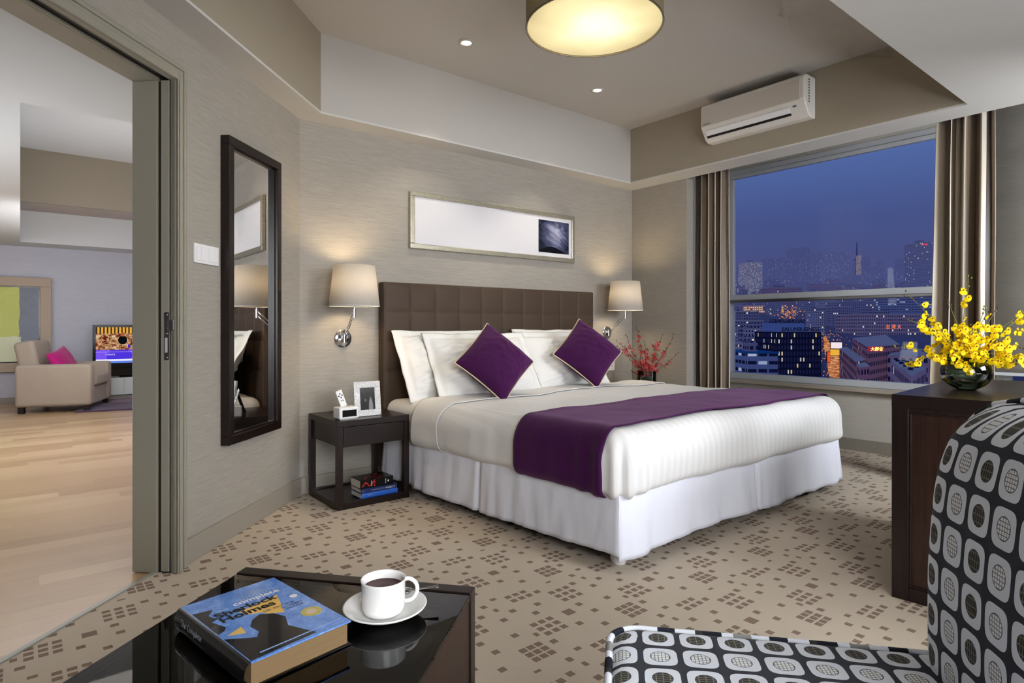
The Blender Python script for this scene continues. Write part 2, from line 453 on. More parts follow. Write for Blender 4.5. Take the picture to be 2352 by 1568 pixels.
# diagonal wall, bedroom side skin + pocket + header
TJ = 2.302
dbox('wall_left', TJ+.072, 3.459, NF, NF+.16, 0, 2.78, M['wall'])
dbox('wall_left_header', -1.6, TJ+.072, NF, NF+.16, 2.062, 2.78, M['wall'])
dbox('wall_left_near', -1.6, 1.28, NF, NF+.16, 0, 2.062, M['wall'])
dbox('baseboard_left', TJ+.075, 3.455, NF-.014, NF, 0, .105, M['base'], bevel=.003)
# door casing, jamb lining and sliding door
fr = MB()
for (n0, n1, t1) in ((NF-.022, NF, .075), (NF-.034, NF-.022, .03)):
    fr.box(TJ, TJ+t1, n0, n1, 0, 2.0+t1, MD)
    fr.box(1.28-t1, TJ, n0, n1, 2.0, 2.0+t1, MD)
fr.box(TJ+.05, TJ+.066, NF-.028, NF-.022, 0, 2.056, MD); fr.box(1.2, TJ+.05, NF-.028, NF-.022, 2.05, 2.066, MD)
struct(fr.build('trim_4', M['trim'], bevel=.003))
struct(MB().box(TJ, TJ+.07, 1.692, 1.80, 0, 2.0, MD).box(1.2, TJ+.07, 1.692, 1.80, 2.0, 2.062, MD).build('trim_5', M['trim'], bevel=.002))
struct(MB().box(TJ+.012, TJ+.07, NF, 1.692, 0, 2.0, MD).box(1.2, TJ+.012, NF, 1.692, 2.012, 2.062, MD).build('trim_6', M['trim_dark']))
struct(MB().box(TJ, TJ+.012, NF-.034, NF-.001, 0, 2.0, MD).box(1.2, TJ, NF, NF+.006, 2.0, 2.012, MD).box(1.2, TJ, 1.682, 1.691, 2.0, 2.012, MD).build('trim_7', M['trim'], bevel=.002))
d1 = bpy.data.objects.new('door_1', None); COL.objects.link(d1); struct(d1)
dbox('door_panel', TJ+.001, TJ+.0115, NF+.008, 1.676, .006, 2.0, M['trim'], d1, .002)
dbox('lock_plate', TJ-.001, TJ+.001, 1.640, 1.660, .865, 1.058, M['steel'], d1)
dbox('latch_hook', TJ-.004, TJ+.002, 1.618, 1.643, .985, 1.028, M['steel'], d1, .003)
lm = MB()
for z in (.875, .973, 1.048): lm.lathe([(0, 0), (.0042, 0), (.0042, .002), (0, .002)], n=10, mat=MD @ Matrix.Translation((TJ-.001, 1.65, z)) @ Matrix.Rotation(-PI/2, 4, 'Y'))
lm.build('screw', M['chrome'], d1)
dbox('keyhole_slot', TJ-.0015, TJ, 1.645, 1.656, .895, .955, plain('slot_grey', (190, 190, 196), .3), d1)

# ceilings: tray polygon
A_, B_, C_, E_ = (1.353, 3.43), (4.094, 3.43), (4.094, 1.03), (1.03-2.077, 1.03)
struct(MB().prism([A_, B_, C_, E_][::-1], ZC, ZC+.06).build('ceiling', M['ceil']))
def soff(name, poly, mat=M['soffit']): return struct(MB().prism(poly, ZS, ZS+.012).build(name, mat))
dl = lambda x: (x, x+NF*R2)
soff('ceiling_soffit', [B_, A_, (1.29, YB), (XW, YB)])
soff('ceiling_soffit.001', [(XW, YB), (XW, 1.03), C_, B_])
soff('ceiling_soffit.002', [A_, E_, dl(-1.28), dl(1.29)])
soff('ceiling_soffit.003', [(XW, 1.03), (XW, bY0), (bX0, bY0), dl(bX0), dl(-1.28), E_])
# risers (behind the soffit faces)
def riser(name, p, q, off, mat):
    (x0, y0), (x1, y1) = p, q
    return struct(MB().prism([p, q, (x1+off[0], y1+off[1]), (x0+off[0], y0+off[1])], ZS+.012, ZC+.06).build(name, mat))
riser('wall_riser_back', A_, B_, (0, .05), M['ceil'])
riser('wall_riser_right', B_, C_, (.05, 0), M['riser'])
riser('wall_riser_front', C_, E_, (0, -.05), M['riser'])
riser('wall_riser_left', E_, A_, (-.035, .035), M['riser'])
# unseen rear of the room
sbox('wall_rear', bX0, 5.45, bY0-.1, bY0, 0, 2.78, M['wall'])
sbox('wall_side', bX0-.1, bX0, bY0, on_line(bX0, NF), 0, 2.78, M['wall'])

# living room shell
LY = 10.3; ZL = 2.06
sbox('wall_living_far', -4.2, 4.2, LY, LY+.12, -.06, 3.3, M['wall_living'])
sbox('baseboard_living', -4.2, 1.9, LY-.02, LY, -.004, .075, M['base'])
sbox('wall_living_side', 2.6, 2.72, 3.72, LY, -.06, 3.3, M['wall_living'])
sbox('wall_living_left', -4.3, -4.2, -2.6, LY, -.06, 3.3, M['wall_living'])
mb = MB()
RX0, RX1, RY0, RY1 = 0.0, 2.4, 3.70, 9.76
mb.prism([(-4.2, on_line(-4.2, 1.80)), (RX0, on_line(RX0, 1.80)), (RX0, LY), (-4.2, LY)], ZL, ZL+.01)
mb.prism([(RX0, on_line(RX0, 1.80)), (RY0-1.80*R2, RY0), (RX0, RY0)], ZL, ZL+.01)
mb.box(RX0, 2.6, RY1, LY, ZL, ZL+.01); mb.box(RX1, 2.6, RY0, RY1, ZL, ZL+.01)
struct(mb.build('ceiling_living', M['living_white']))
Z2, Z3 = 2.457, 3.08
sbox('wall_living_riser_low', RX0, RX1, RY1, RY1+.05, ZL+.01, Z2, M['living_white'])
sbox('ceiling_living_ledge', RX0, RX1, 9.1, RY1, Z2, Z2+.03, plain('living_ledge_paint', (176, 166, 158), .75))
sbox('wall_living_riser_high', RX0, RX1, 9.05, 9.1, Z2, Z3, M['riser'])
sbox('wall_living_riser_side', RX0-.05, RX0, RY0, RY1, ZL+.01, Z3, M['living_white'])
sbox('wall_living_riser_near', RX0, RX1, RY0-.05, RY0, ZL+.01, Z3, M['living_white'])
sbox('wall_living_riser_end', RX1, RX1+.05, RY0, RY1, ZL+.01, Z3, M['living_white'])
sbox('ceiling_living_tray', RX0, RX1, RY0, 9.1, Z3, Z3+.04, M['living_white'])

# windows
def window(name, y0, y1, z0, z1, rail, left_split=None):
    w = bpy.data.objects.new(name, None); COL.objects.link(w); w.location = (XO, (y0+y1)/2, z0); struct(w)
    y0 -= w.location.y; y1 -= w.location.y; z1 -= z0; rail = rail-z0 if rail else None
    x0, x1 = .02, .09
    f = MB(); t = .085
    f.box(x0, x1, y0, y1, 0, .055); f.box(x0, x1, y0, y1, z1-.055, z1); f.box(x0, x1, y0, y0+t*.6, .055, z1-.055); f.box(x0, x1, y1-t*.6, y1, .055, z1-.055)
    f.build('window_frame', M['pvc'], w, bevel=.004)
    s = MB()
    zb = rail if rail else .055
    s.box(x0-.015, x0+.03, y0+.05, y1-.05, zb, zb+.055); s.box(x0-.015, x0+.03, y0+.05, y1-.05, z1-.085, z1-.05)
    s.box(x0-.015, x0+.03, y0+.05, y0+.095, zb+.055, z1-.085); s.box(x0-.015, x0+.03, y1-.095, y1-.05, zb+.055, z1-.085)
    s.build('sash', M['pvc'], w, bevel=.005)
    if rail:
        MB().box(x0-.06, x0+.0, y0+.0, y1-.0, rail-.022, rail+.004).build('rail', M['steel'], w, bevel=.004)
        MB().box(x0+.025, x0+.03, y0+.05, y1-.05, .055, rail-.02).build('pane', M['pane'], w)
    MB().box(x0+.01, x0+.014, y0+.09, y1-.09, zb+.05, z1-.08).build('pane', M['pane'], w)
    return w
window('window_1', 1.38, 3.25, .512, 2.48, 1.245)
window('window_2', -.7, 1.17, .512, 2.48, None)
bl = thing('roller_blind', 'closed pale textured roller blind right of the striped curtain', 'blind', (XO-.05, .22, .69))
def blind_fn(u, v): return Vector((.004*math.sin(v*40), -.96+u*1.92, v*1.85))
MB().grid(blind_fn, 2, 60).build('blind_fabric', M['wall_light'], bl, smooth=True, solid=.003)
MB().box(-.012, .012, -.96, .96, -.022, 0).build('bottom_bar', M['pvc'], bl, bevel=.003)

# ------------------------------------------------------------------ bed
BX0, BX1, BYF, BYH = 1.80, 3.80, 1.66, 3.51
def shear(p):
    x, y, z = p
    u = (x-BX0)/(BX1-BX0); k = (BYH-y)
    return Vector((x+k*(.058+.022*u), y, z))
bed = thing('bed', 'wide double bed with brown tufted headboard and white pleated skirt', 'bed', (0, 0, 0))
def hb():
    W, H = 1.925, 1.285; nc, nr = 10, 7; cw = W/nc; ch = .19
    def fn(u, v):
        x = u*W; z = v*H; fx = x/cw; fz = (H-z)/ch
        a = abs(math.sin(PI*fx)); b = abs(math.sin(PI*fz))
        e = min(u, 1-u)*W; edge = 1-math.exp(-e/.012); et = 1-math.exp(-(H-z)/.012)
        puff = .015*(a*b)**.2*edge*et
        return Vector((1.803+x, YB-.075-puff, z))
    m = MB().grid(fn, 320, 180)
    m.build('headboard', M['headboard'], bed, smooth=True)
    MB().box(1.80, 1.803+W+.003, YB-.074, YB-.001, .02, H+.002).build('headboard_frame', M['headboard'], bed, bevel=.008)
hb()
base = MB(); base.prism([tuple(shear(p)[:2]) for p in ((BX0+.07, BYF+.07, 0), (BX1-.07, BYF+.07, 0), (BX1-.07, BYH, 0), (BX0+.07, BYH, 0))], .08, .30)
base.build('box_spring', M['black_matte'], bed)
for x, y in ((BX0+.07, BYF+.06), (BX1-.09, BYF+.09), (BX0+.1, 3.3), (BX1-.1, 3.3)):
    p = shear((x, y, 0)); MB().lathe([(0, 0), (.03, 0), (.036, .02), (.03, .085), (0, .085)], (p.x, p.y, 0), 16).build('leg', M['white_plastic'], bed, smooth='auto')
def skirt_side(name, pa, pb, splits, seed, n=150):
    def fn(u, v):
        x = pa[0]+(pb[0]-pa[0])*u; y = pa[1]+(pb[1]-pa[1])*u
        L = math.hypot(pb[0]-pa[0], pb[1]-pa[1]); nx, ny = (pb[1]-pa[1])/L, -(pb[0]-pa[0])/L
        s = u*L
        w = (noise.noise(Vector((s*5, seed, 0)))*.022+noise.noise(Vector((s*13, seed+9, .3+v)))*.011+noise.noise(Vector((s*30, v*2, seed)))*.004)*(1-v*.85)
        for sp in splits: w -= .022*math.exp(-((s-sp)/.012)**2)*(1-.3*v)
        fl = .02*(1-v)
        z = .052+.273*v + (noise.noise(Vector((s*3, seed+3, 0)))*.012+.008*math.sin(s*4.1+seed))*(1-v)
        w *= min(1, s/.06, (L-s)/.06); ex = (fl+.002)*((u > .999)-(u < .001))
        q = shear((x, y, z)); return Vector((q.x+nx*(w+fl)+ex*(pb[0]-pa[0])/L, q.y+ny*(w+fl)+ex*(pb[1]-pa[1])/L, z))
    return MB().grid(fn, n, 14).build(name, M['skirt'], bed, smooth=True, solid=.003)
skirt_side('bed_skirt', (BX0, BYH), (BX0, BYF), [.95], 1)
skirt_side('bed_skirt', (BX0, BYF), (BX1, BYF), [1.05], 5)
skirt_side('bed_skirt', (BX1, BYF), (BX1, BYH), [.95], 8)

def roundbox(x0, x1, y0, y1, z0, z1, r, bulge, n=(60, 60, 14), rz=None, wr=0., seed=0, sag=0., open_head=False, fold=None):
    """pillow-edged slab; returns point function on the surface for the top/sides"""
    rz = rz or r
    def sp(x, y, z):
        cx = min(max(x, x0+r), x1-r); cy = min(max(y, y0+r), y1-(0 if open_head else r)); cz = min(max(z, z0+rz), z1-rz)
        d = Vector(((x-cx)/r, (y-cy)/r, (z-cz)/rz)); l = d.length
        if l > 1e-6: d = d/max(l, 1e-6) if l > 1 else d
        p = Vector((cx+d.x*r, cy+d.y*r, cz+d.z*rz))
        return p
    return sp
DX0, DX1, DY0, DY1, DZ0, DZ1 = BX0-.035, BX1+.05, BYF-.045, 3.13, .290, .566
def duvet_pt(x, y, z, off=0., wrk=1.):
    r = .105; rz = .13
    x0, x1, y0, y1, z0, z1 = DX0, DX1, DY0, DY1, DZ0, DZ1
    cx = min(max(x, x0+r), x1-r); cy = max(y, y0+r); cz = min(max(z, z0+.05), z1-rz)
    rzz = rz if z > cz else .05
    d = Vector(((x-cx)/r, (y-cy)/r if y < cy else 0, (z-cz)/rzz)); l = d.length
    if l > 1: d /= l
    nrm = Vector((d.x, d.y, d.z*1.0))
    p = Vector((cx+d.x*r, cy+(d.y*r if y < cy else 0) , cz+d.z*rzz))
    if y >= cy: p.y = y
    # gentle loft of the filling
    u = (x-x0)/(x1-x0); k = math.sin(PI*min(1, max(0, u)))
    top = sstep(z1-.1, z1, p.z)
    p.z += top*(.012*k+.012*noise.noise(Vector((p.x*2.2, p.y*2.2, 3)))+.005*noise.noise(Vector((p.x*7, p.y*7, 5))))
    side = 1-top
    w = noise.noise(Vector((p.x*4, p.y*4, p.z*6)))*.012*side + noise.noise(Vector((p.x*11, p.y*11, p.z*5)))*.004*side
    if nrm.length > 1e-4: nn = nrm.normalized()
    else: nn = Vector((0, 0, 1))
    p += nn*(w*wrk+off)
    if p.x < x0+.3 and p.y < y0+.3:   # corner gathers
        cr = max(0, .3-(p.x-x0))/.3*max(0, .3-(p.y-y0))/.3
        p.z -= .02*cr*side
        p += nn*.012*cr*side*math.sin((p.x-p.y)*70)
    return p
def slab(fn, x0, x1, y0, y1, z0, z1, nx, ny, nz):
    m = MB(); vs = {}
    def V(i, j, k):
        key = (i, j, k)
        if key not in vs:
            vs[key] = m.bm.verts.new(shear(fn(x0+(x1-x0)*i/nx, y0+(y1-y0)*j/ny, z0+(z1-z0)*k/nz)))
        return vs[key]
    for i in range(nx):
        for j in range(ny):
            m.face([V(i, j, nz), V(i+1, j, nz), V(i+1, j+1, nz), V(i, j+1, nz)])
            m.face([V(i, j, 0), V(i, j+1, 0), V(i+1, j+1, 0), V(i+1, j, 0)])
    for k in range(nz):
        for i in range(nx):
            m.face([V(i, 0, k), V(i+1, 0, k), V(i+1, 0, k+1), V(i, 0, k+1)]); m.face([V(i, ny, k), V(i, ny, k+1), V(i+1, ny, k+1), V(i+1, ny, k)])
        for j in range(ny):
            m.face([V(0, j, k), V(0, j, k+1), V(0, j+1, k+1), V(0, j+1, k)]); m.face([V(nx, j, k), V(nx, j+1, k), V(nx, j+1, k+1), V(nx, j, k+1)])
    return m
def matt(x, y, z):
    x0, x1, y0, y1, z0, z1 = BX0-.012, BX1+.012, BYF, BYH, .302, .545; r = .07
    c = Vector((min(max(x, x0+r), x1-r), min(max(y, y0+r), y1-r), min(max(z, z0+r), z1-r))); d = Vector((x, y, z))-c
    if d.length > r: d = d.normalized()*r
    p = c+d; p += Vector((0, 0, .004*noise.noise(Vector((p.x*8, p.y*8, 1))))); return p
slab(matt, BX0-.012, BX1+.012, BYF, BYH, .302, .545, 120, 110, 24).build('mattress', M['sheet'], bed, smooth=True)
dv = slab(duvet_pt, DX0, DX1, DY0, DY1, DZ0, DZ1, 110, 90, 16).build('duvet', M['duvet'], smooth=True)
tag(dv, 'white striped duvet tucked smoothly over the wide bed', 'duvet')
# turned-down sheet band near the pillows
def fold_fn(x, y, z):
    p = duvet_pt(x, y, z, .006, 1.); return p
# head fold: thin band overlapping the duvet end
def path_x(s):   # s 0..1 from left bottom over the top to right bottom
    H = DZ1-DZ0; W = DX1-DX0; L = 2*H+W; t = s*L
    if t < H: return DX0, DZ0+t
    if t < H+W: return DX0+(t-H), DZ1
    return DX1, DZ1-(t-H-W)
def band(name, y0f, y1f, off, mat, s0=0., s1=1., nu=160, nv=24, zcut=.0, hem=True):
    def fn(u, v):
        s = s0+(s1-s0)*u; x, z = path_x(s); z = max(z, DZ0+zcut)
        y = y0f(s)+(y1f(s)-y0f(s))*v
        o = off+.002*math.sin(PI*v)+ (0.003 if hem and (v < .03 or v > .97) else 0)
        return shear(duvet_pt(x, y, z, o))
    return MB().grid(fn, nu, nv).build(name, mat, smooth=True, solid=.004)
fd = band('top_sheet', lambda s: 2.86+.02*math.sin(s*30), lambda s: 3.135, .005, M['sheet'])
tag(fd, 'plain white sheet cuff folded back over the duvet', 'sheet')
rn = band('bed_runner', lambda s: 1.705+.012*math.sin(s*9), lambda s: 2.235+.03*s+.008*math.sin(s*14), .010, M['velvet'], nv=34, zcut=.012)
tag(rn, 'purple velvet runner draped across the foot of the bed', 'bed runner')

# pillows
def pillow(name, w, h, t, mat, flange=0., seed=0, crown=.5, pipe=None, parent=None, wr=.008, nseg=70, corner=0.):
    ob = []
    def fn_side(sgn):
        def fn(u, v):
            a = u*2-1; b = v*2-1
            ww, hh = w/2, h/2
            fa = 1-flange/ww if flange else 1; fb = 1-flange/hh if flange else 1
            ia = min(1, abs(a)/fa); ib = min(1, abs(b)/fb)
            z = t/2*max(0, (1-ia**2.4))**crown*max(0, (1-ib**2.4))**crown
            pin = 1-.05*(1-abs(b)**2)*abs(a)**6 if not flange else 1
            x = a*ww*(1-(.06*(1-b*b)*abs(a)**3 if not flange else .012*(1-b*b)))
            y = b*hh*(1-(.06*(1-a*a)*abs(b)**3 if not flange else .03*(1-a*a)))
            n1 = noise.noise(Vector((a*2.2+seed, b*2.2, sgn)))*wr*1.6+noise.noise(Vector((a*6+seed, b*6, sgn*2)))*wr
            if flange:
                n1 += (abs(noise.noise(Vector((a*2.+b*2.5+seed, b*9-a*3, 4))))-.2)*wr*1.7+(abs(noise.noise(Vector((a*7+b*3, b*14-a*5+seed, 8))))-.2)*wr*.7
            edge = noise.noise(Vector((a*3+seed*2, b*3, 7)))*(.012 if flange else .002)
            inn = 0. if max(abs(a), abs(b)) > .9999 else 1.
            return Vector((x, y, sgn*(z+.003)*inn+n1*sgn*min(1, z/(t/2)*1.3)*inn+edge*max(abs(a), abs(b))**4))
        return fn
    m = MB()
    m.grid(fn_side(1), nseg, nseg); m.grid(fn_side(-1), nseg, nseg)
    o = m.build(name, mat, parent, smooth=True, weld=.0008)
    if pipe:
        pts = []
        f = fn_side(1); N = 60
        ring = [(i/N, 0) for i in range(N)]+[(1, i/N) for i in range(N)]+[(1-i/N, 1) for i in range(N)]+[(0, 1-i/N) for i in range(N)]
        pts = [f(*q)*1.0 for q in ring]; pts.append(pts[0])
        for p in pts: p.z = 0
        MB().tube(pts, .0045, 8, cap=False).build('piping', pipe, o, smooth=True)
    return o
def place(o, c, rx, rz, roll=0.):
    """pillow lying in xy: roll in plane, tip upright by rx, turn by rz"""
    o.matrix_world = Matrix.Translation(c) @ Matrix.Rotation(rz, 4, 'Z') @ Matrix.Rotation(rx, 4, 'X') @ Matrix.Rotation(roll, 4, 'Z')
    return o
R = math.radians
def whitep(label, c, rx, rz, seed, w=.78, h=.50, t=.15):
    o = pillow('pillow', w, h, t, M['pillow'], flange=.045, seed=seed, crown=.55, wr=.012)
    tag(o, label, 'pillow', None); place(o, c, rx, rz); return o
whitep('white flanged pillow against headboard, behind the left front pillow', (2.21, 3.355, .758), R(62), R(2), 1)
whitep('white flanged pillow against headboard, behind the right front pillow', (3.20, 3.365, .758), R(64), R(-2), 5)
whitep('crumpled white pillow leaning directly behind the left purple cushion', (2.38, 3.225, .748), R(58), R(-4), 11, .80, .50, .17)
whitep('white pillow leaning directly behind the right purple cushion', (3.12, 3.235, .748), R(60), R(3), 17, .80, .50, .17)
c1 = pillow('cushion', .385, .385, .20, M['velvet'], seed=3, crown=.55, pipe=M['piping'], wr=.004)
tag(c1, 'purple velvet cushion with cream piping, the one nearer the lit mirror wall', 'cushion'); place(c1, (2.285, 2.985, .780), R(62), R(-11), R(44))
c2 = pillow('cushion', .385, .385, .20, M['velvet'], seed=8, crown=.55, pipe=M['piping'], wr=.004)
tag(c2, 'purple velvet cushion with cream piping, the one nearer the window', 'cushion'); place(c2, (3.105, 2.985, .814), R(62), R(-18), R(46))

# ------------------------------------------------------------------ nightstands
def nightstand(x0, x1, y0, y1, label, z1=.485):
    t = thing('nightstand', label, 'nightstand', ((x0+x1)/2, (y0+y1)/2, 0))
    w, d = (x1-x0)/2, (y1-y0)/2; s = .032
    for sx in (-1, 1):
        for sy in (-1, 1):
            MB().box(sx*w-(s if sx > 0 else 0), sx*w+(s if sx < 0 else 0), sy*d-(s if sy > 0 else 0), sy*d+(s if sy < 0 else 0), 0, z1-.034).build('leg', M['wengeZ'], t, bevel=.0015)
    MB().box(-w, w, -d, d, z1-.034, z1).build('tabletop', M['wenge'], t, bevel=.0015)
    c = MB(); c.box(-w+.012, -w+.026, -d+s, d-s, z1-.142, z1-.034); c.box(w-.026, w-.012, -d+s, d-s, z1-.142, z1-.034); c.box(-w+s, w-s, d-.03, d-.015, z1-.142, z1-.034)
    c.build('drawer_case', M['wengeZ'], t)
    MB().box(-w+s+.003, w-s-.003, -d+.002, -d+.022, z1-.145, z1-.037).build('drawer', M['wenge'], t, bevel=.0015)
    c = MB(); c.box(-w+s, w-s, -d, -d+s, 0, .036); c.box(-w+s, w-s, d-s, d, 0, .036); c.box(-w, -w+s, -d+s, d-s, 0, .036); c.box(w-s, w, -d+s, d-s, 0, .036)
    c.box(-w+s, w-s, -d+s, d-s, .012, .030)
    c.build('shelf', M['wenge'], t, bevel=.001)
    return t
nightstand(1.336, 1.776, 3.152, 3.575, 'dark wood nightstand with one drawer holding the silver photo frame')
nightstand(3.86, 4.28, 3.12, 3.54, 'dark wood nightstand under the red orchids by the window')
ZN = .486
# clock radio + remote
cr = thing('clock_radio', 'small white clock radio with dark display on nightstand', 'clock radio', (1.418, 3.228, ZN), R(2))
MB().box(-.058, .058, -.04, .04, .003, .066).build('case', M['white_plastic'], cr, bevel=.007, seg=3)
MB().box(-.04, .044, -.0412, -.0395, .015, .052).build('display', M['black'], cr)
MB().box(-.05, .05, -.034, .034, 0, .004).build('foot', M['grey_plastic'], cr)
for i in range(2): MB().lathe([(0, .0), (.011, 0), (.010, .003), (0, .0035)], (-.036+.064*i, .0, .066), 16).build('button', M['grey_plastic'], cr, smooth='auto')
rm = thing('remote_control', 'slim white remote standing tilted in the clock radio', 'remote', (1.412, 3.235, ZN+.060), R(6))
T = Matrix.Rotation(R(-14), 4, 'X') @ Matrix.Rotation(R(-14), 4, 'Y')
MB().box(-.020, .020, -.003, .003, .008, .102, T).build('body', M['white_plastic'], rm, bevel=.003)
for bx, bz, br in ((0, .082, .0042), (-.0105, .071, .0042), (.0105, .071, .0042), (0, .060, .0042), (-.005, .042, .003), (.006, .042, .003)):
    MB().lathe([(0, 0), (br, 0), (br, .0012), (0, .0012)], n=12, mat=T @ Matrix.Translation((bx, -.003, bz)) @ Matrix.Rotation(PI/2, 4, 'X')).build('button', M['black_matte'], rm)
# photo frame
def crinkle():
    g = G('crinkled_silver'); o = g.coord()
    v = g.n('ShaderNodeTexVoronoi', feature='DISTANCE_TO_EDGE'); n = g.noise(o, 90., 3, .7, 1.)
    g.put(v.inputs['Vector'], g.v_('ADD', o, g.vec(g.m_('MULTIPLY', n, .03), 0., g.m_('MULTIPLY', g.noise(o, 70., 2), .03)))); v.inputs['Scale'].default_value = 90.
    h = g.m_('ADD', g.m_('MULTIPLY', v.outputs[0], 1.), n)
    c = g.mix(g.m_('LESS_THAN', v.outputs[0], .022), lin((246, 246, 246)), lin((150, 150, 152)))
    return g.done(g.bsdf(c, .3, .25, normal=g.bump(h, 1., .005)))
M['crinkle'] = crinkle()
def wedding_photo():
    g = G('grey_photo'); o = g.xyz(g.coord())
    def ell(cx, cz, a, b): return g.m_('LESS_THAN', g.m_('ADD', g.m_('POWER', g.m_('DIVIDE', g.m_('ABSOLUTE', g.m_('SUBTRACT', o[0], cx)), a), 2.), g.m_('POWER', g.m_('DIVIDE', g.m_('ABSOLUTE', g.m_('SUBTRACT', o[2], cz)), b), 2.)), 1.)
    f = g.noise(g.coord(), 40., 3)
    c = g.mix(f, lin((36, 36, 36)), lin((58, 57, 56)))
    c = g.mix(g.m_('MULTIPLY', ell(.020, .045, .013, .055), .9), c, lin((140, 140, 146)))
    c = g.mix(g.m_('MULTIPLY', ell(.018, .102, .006, .009), .5), c, lin((120, 118, 118)))
    c = g.mix(g.m_('MULTIPLY', ell(-.012, .09, .006, .009), .5), c, lin((130, 128, 128)))
    return g.done(g.bsdf(c, .12))
pf = thing('photo_frame', 'crinkled silver picture frame holding a dark photo on nightstand', 'picture frame', (1.56, 3.245, ZN), R(-1))
T = Matrix.Rotation(R(-7), 4, 'X')
W2, H2, b = .081, .198, .036
m = MB(); m.box(-W2, W2, -.006, .006, 0, b, T); m.box(-W2, W2, -.006, .006, H2-b, H2, T); m.box(-W2, -W2+b, -.006, .006, b, H2-b, T); m.box(W2-b, W2, -.006, .006, b, H2-b, T)
m.build('frame', M['crinkle'], pf, bevel=.002)
ph = MB().box(-W2+b, W2-b, -.002, .002, b, H2-b, T).build('photo', wedding_photo(), pf)
MB().box(-.03, .03, .0, .004, 0, .14, Matrix.Translation((0, .088, 0)) @ Matrix.Rotation(R(20), 4, 'X')).build('easel_back', M['black_matte'], pf)
# books on the lower shelf
def page_mat(c1=(214, 208, 196), c2=(186, 178, 164)):
    g = G('book_pages'); o = g.xyz(g.coord())
    f = g.noise(g.vec(g.m_('MULTIPLY', o[0], 4.), g.m_('MULTIPLY', o[1], 4.), g.m_('MULTIPLY', o[2], 900.)), 1., 2)
    return g.done(g.bsdf(g.mix(f, lin(c2), lin(c1)), .8))
M['paper'] = page_mat()
def book(label, c, l, w, h, rz, cover, spine_round=False):
    """lies flat: spine faces -y, length l along x"""
    t = thing('book', label, 'book', c, rz, None)
    MB().box(-l/2+.003, l/2-.003, -w/2+.004, w/2-.004, .002, h-.002).build('pages', M['paper'], t)
    m = MB(); m.box(-l/2, l/2, -w/2, w/2, 0, .002); m.box(-l/2, l/2, -w/2, w/2, h-.002, h)
    if spine_round:
        pts = [(-w/2-.007*math.sin(PI*k/8), h/2-h/2*math.cos(PI*k/8)) for k in range(9)]
        v0 = [m.bm.verts.new((-l/2, y, z)) for y, z in pts]; v1 = [m.bm.verts.new((l/2, y, z)) for y, z in pts]
        for i in range(8): m.face([v0[i], v1[i], v1[i+1], v0[i+1]])
    else: m.box(-l/2, l/2, -w/2-.001, -w/2+.003, 0, h)
    m.build('cover', cover, t, smooth='auto')
    return t
blue = plain('blue_cover', (38, 92, 190), .4); navy = plain('navy_cover', (26, 42, 92), .35); blk = plain('black_cover', (8, 8, 9), .25)
red = plain('red_ink', (190, 24, 30), .5); whi = plain('white_ink', (228, 228, 228), .6); silv = plain('grey_ink', (150, 160, 186), .6)
bz = .0365
bk1 = book('bright blue hardback at the bottom of the nightstand book stack', (1.592, 3.235, bz), .222, .14, .029, R(1), blue, True)
SP = lambda y: frame_mtx((0, y, 0), (1, 0, 0), (0, 0, 1))
def spine(parent, txt, x, y, z, size, mat, flip=True, sq=1.):
    xd = (-1, 0, 0) if flip else (1, 0, 0); yd = (0, 0, -1) if flip else (0, 0, 1)
    return text('lettering', txt, size, mat, parent, frame_mtx((x, y, z), xd, yd), .0002, squash=sq)
spine(bk1, 'Granta', -.065, -.0772, .016, .009, silv, False)
bk2 = book('navy blue book with white spine title between blue and black books', (1.592, 3.238, bz+.0295), .222, .14, .024, R(-.5), navy)
spine(bk2, 'In SIBERIA', .068, -.0713, .015, .014, whi)
spine(bk2, 'COLIN THUBRON', -.005, -.0713, .0145, .0105, silv)
spine(bk2, 'H', -.098, -.0713, .006, .016, silv, False)
bk3 = book('thick black paperback with red ribbon motif on top of stack', (1.580, 3.240, bz+.054), .205, .13, .046, R(1), blk)
rb = MB()
def rib(pts, w, y=None, z=None):
    P_ = [Vector(p) for p in pts]; vs = []
    for i, p in enumerate(P_):
        t = (P_[min(i+1, len(P_)-1)]-P_[max(0, i-1)]).normalized()
        nrm = t.cross(Vector((0, -1, 0)) if y is not None else Vector((0, 0, 1)))
        ww = w*(.5+.5*abs(math.sin(i*.8)))
        vs.append((rb.bm.verts.new(p+nrm*ww), rb.bm.verts.new(p-nrm*ww)))
    for a, b_ in zip(vs, vs[1:]): rb.face([a[0], b_[0], b_[1], a[1]])
rib([(-.095+.012*i, -.0665, .008+.026*math.sin(i*.75)**2) for i in range(8)], .004, y=1)
rib([(-.02, -.0665, .042-.006*i) if i % 2 else (-.012, -.0665, .042-.006*i) for i in range(7)], .004, y=1)
rib([(-.07+.013*i, -.05+.045*math.sin(i*.5), .0465) for i in range(8)], .0045, z=1)
rib([(.035+.02*math.sin(i*1.1), -.03+.011*i, .0465) for i in range(8)], .005, z=1)
rb.build('ribbon_motif', red, bk3)
text('lettering', 'eclipse', .011, whi, bk3, frame_mtx((-.037, -.0667, .023), (0, 0, -1), (1, 0, 0)), .0002)
text('lettering', 'MEYER', .010, whi, bk3, frame_mtx((.05, -.0667, .023), (0, 0, -1), (1, 0, 0)), .0002)
MB().box(.066, .075, -.0668, -.066, .018, .028).build('emblem', whi, bk3)

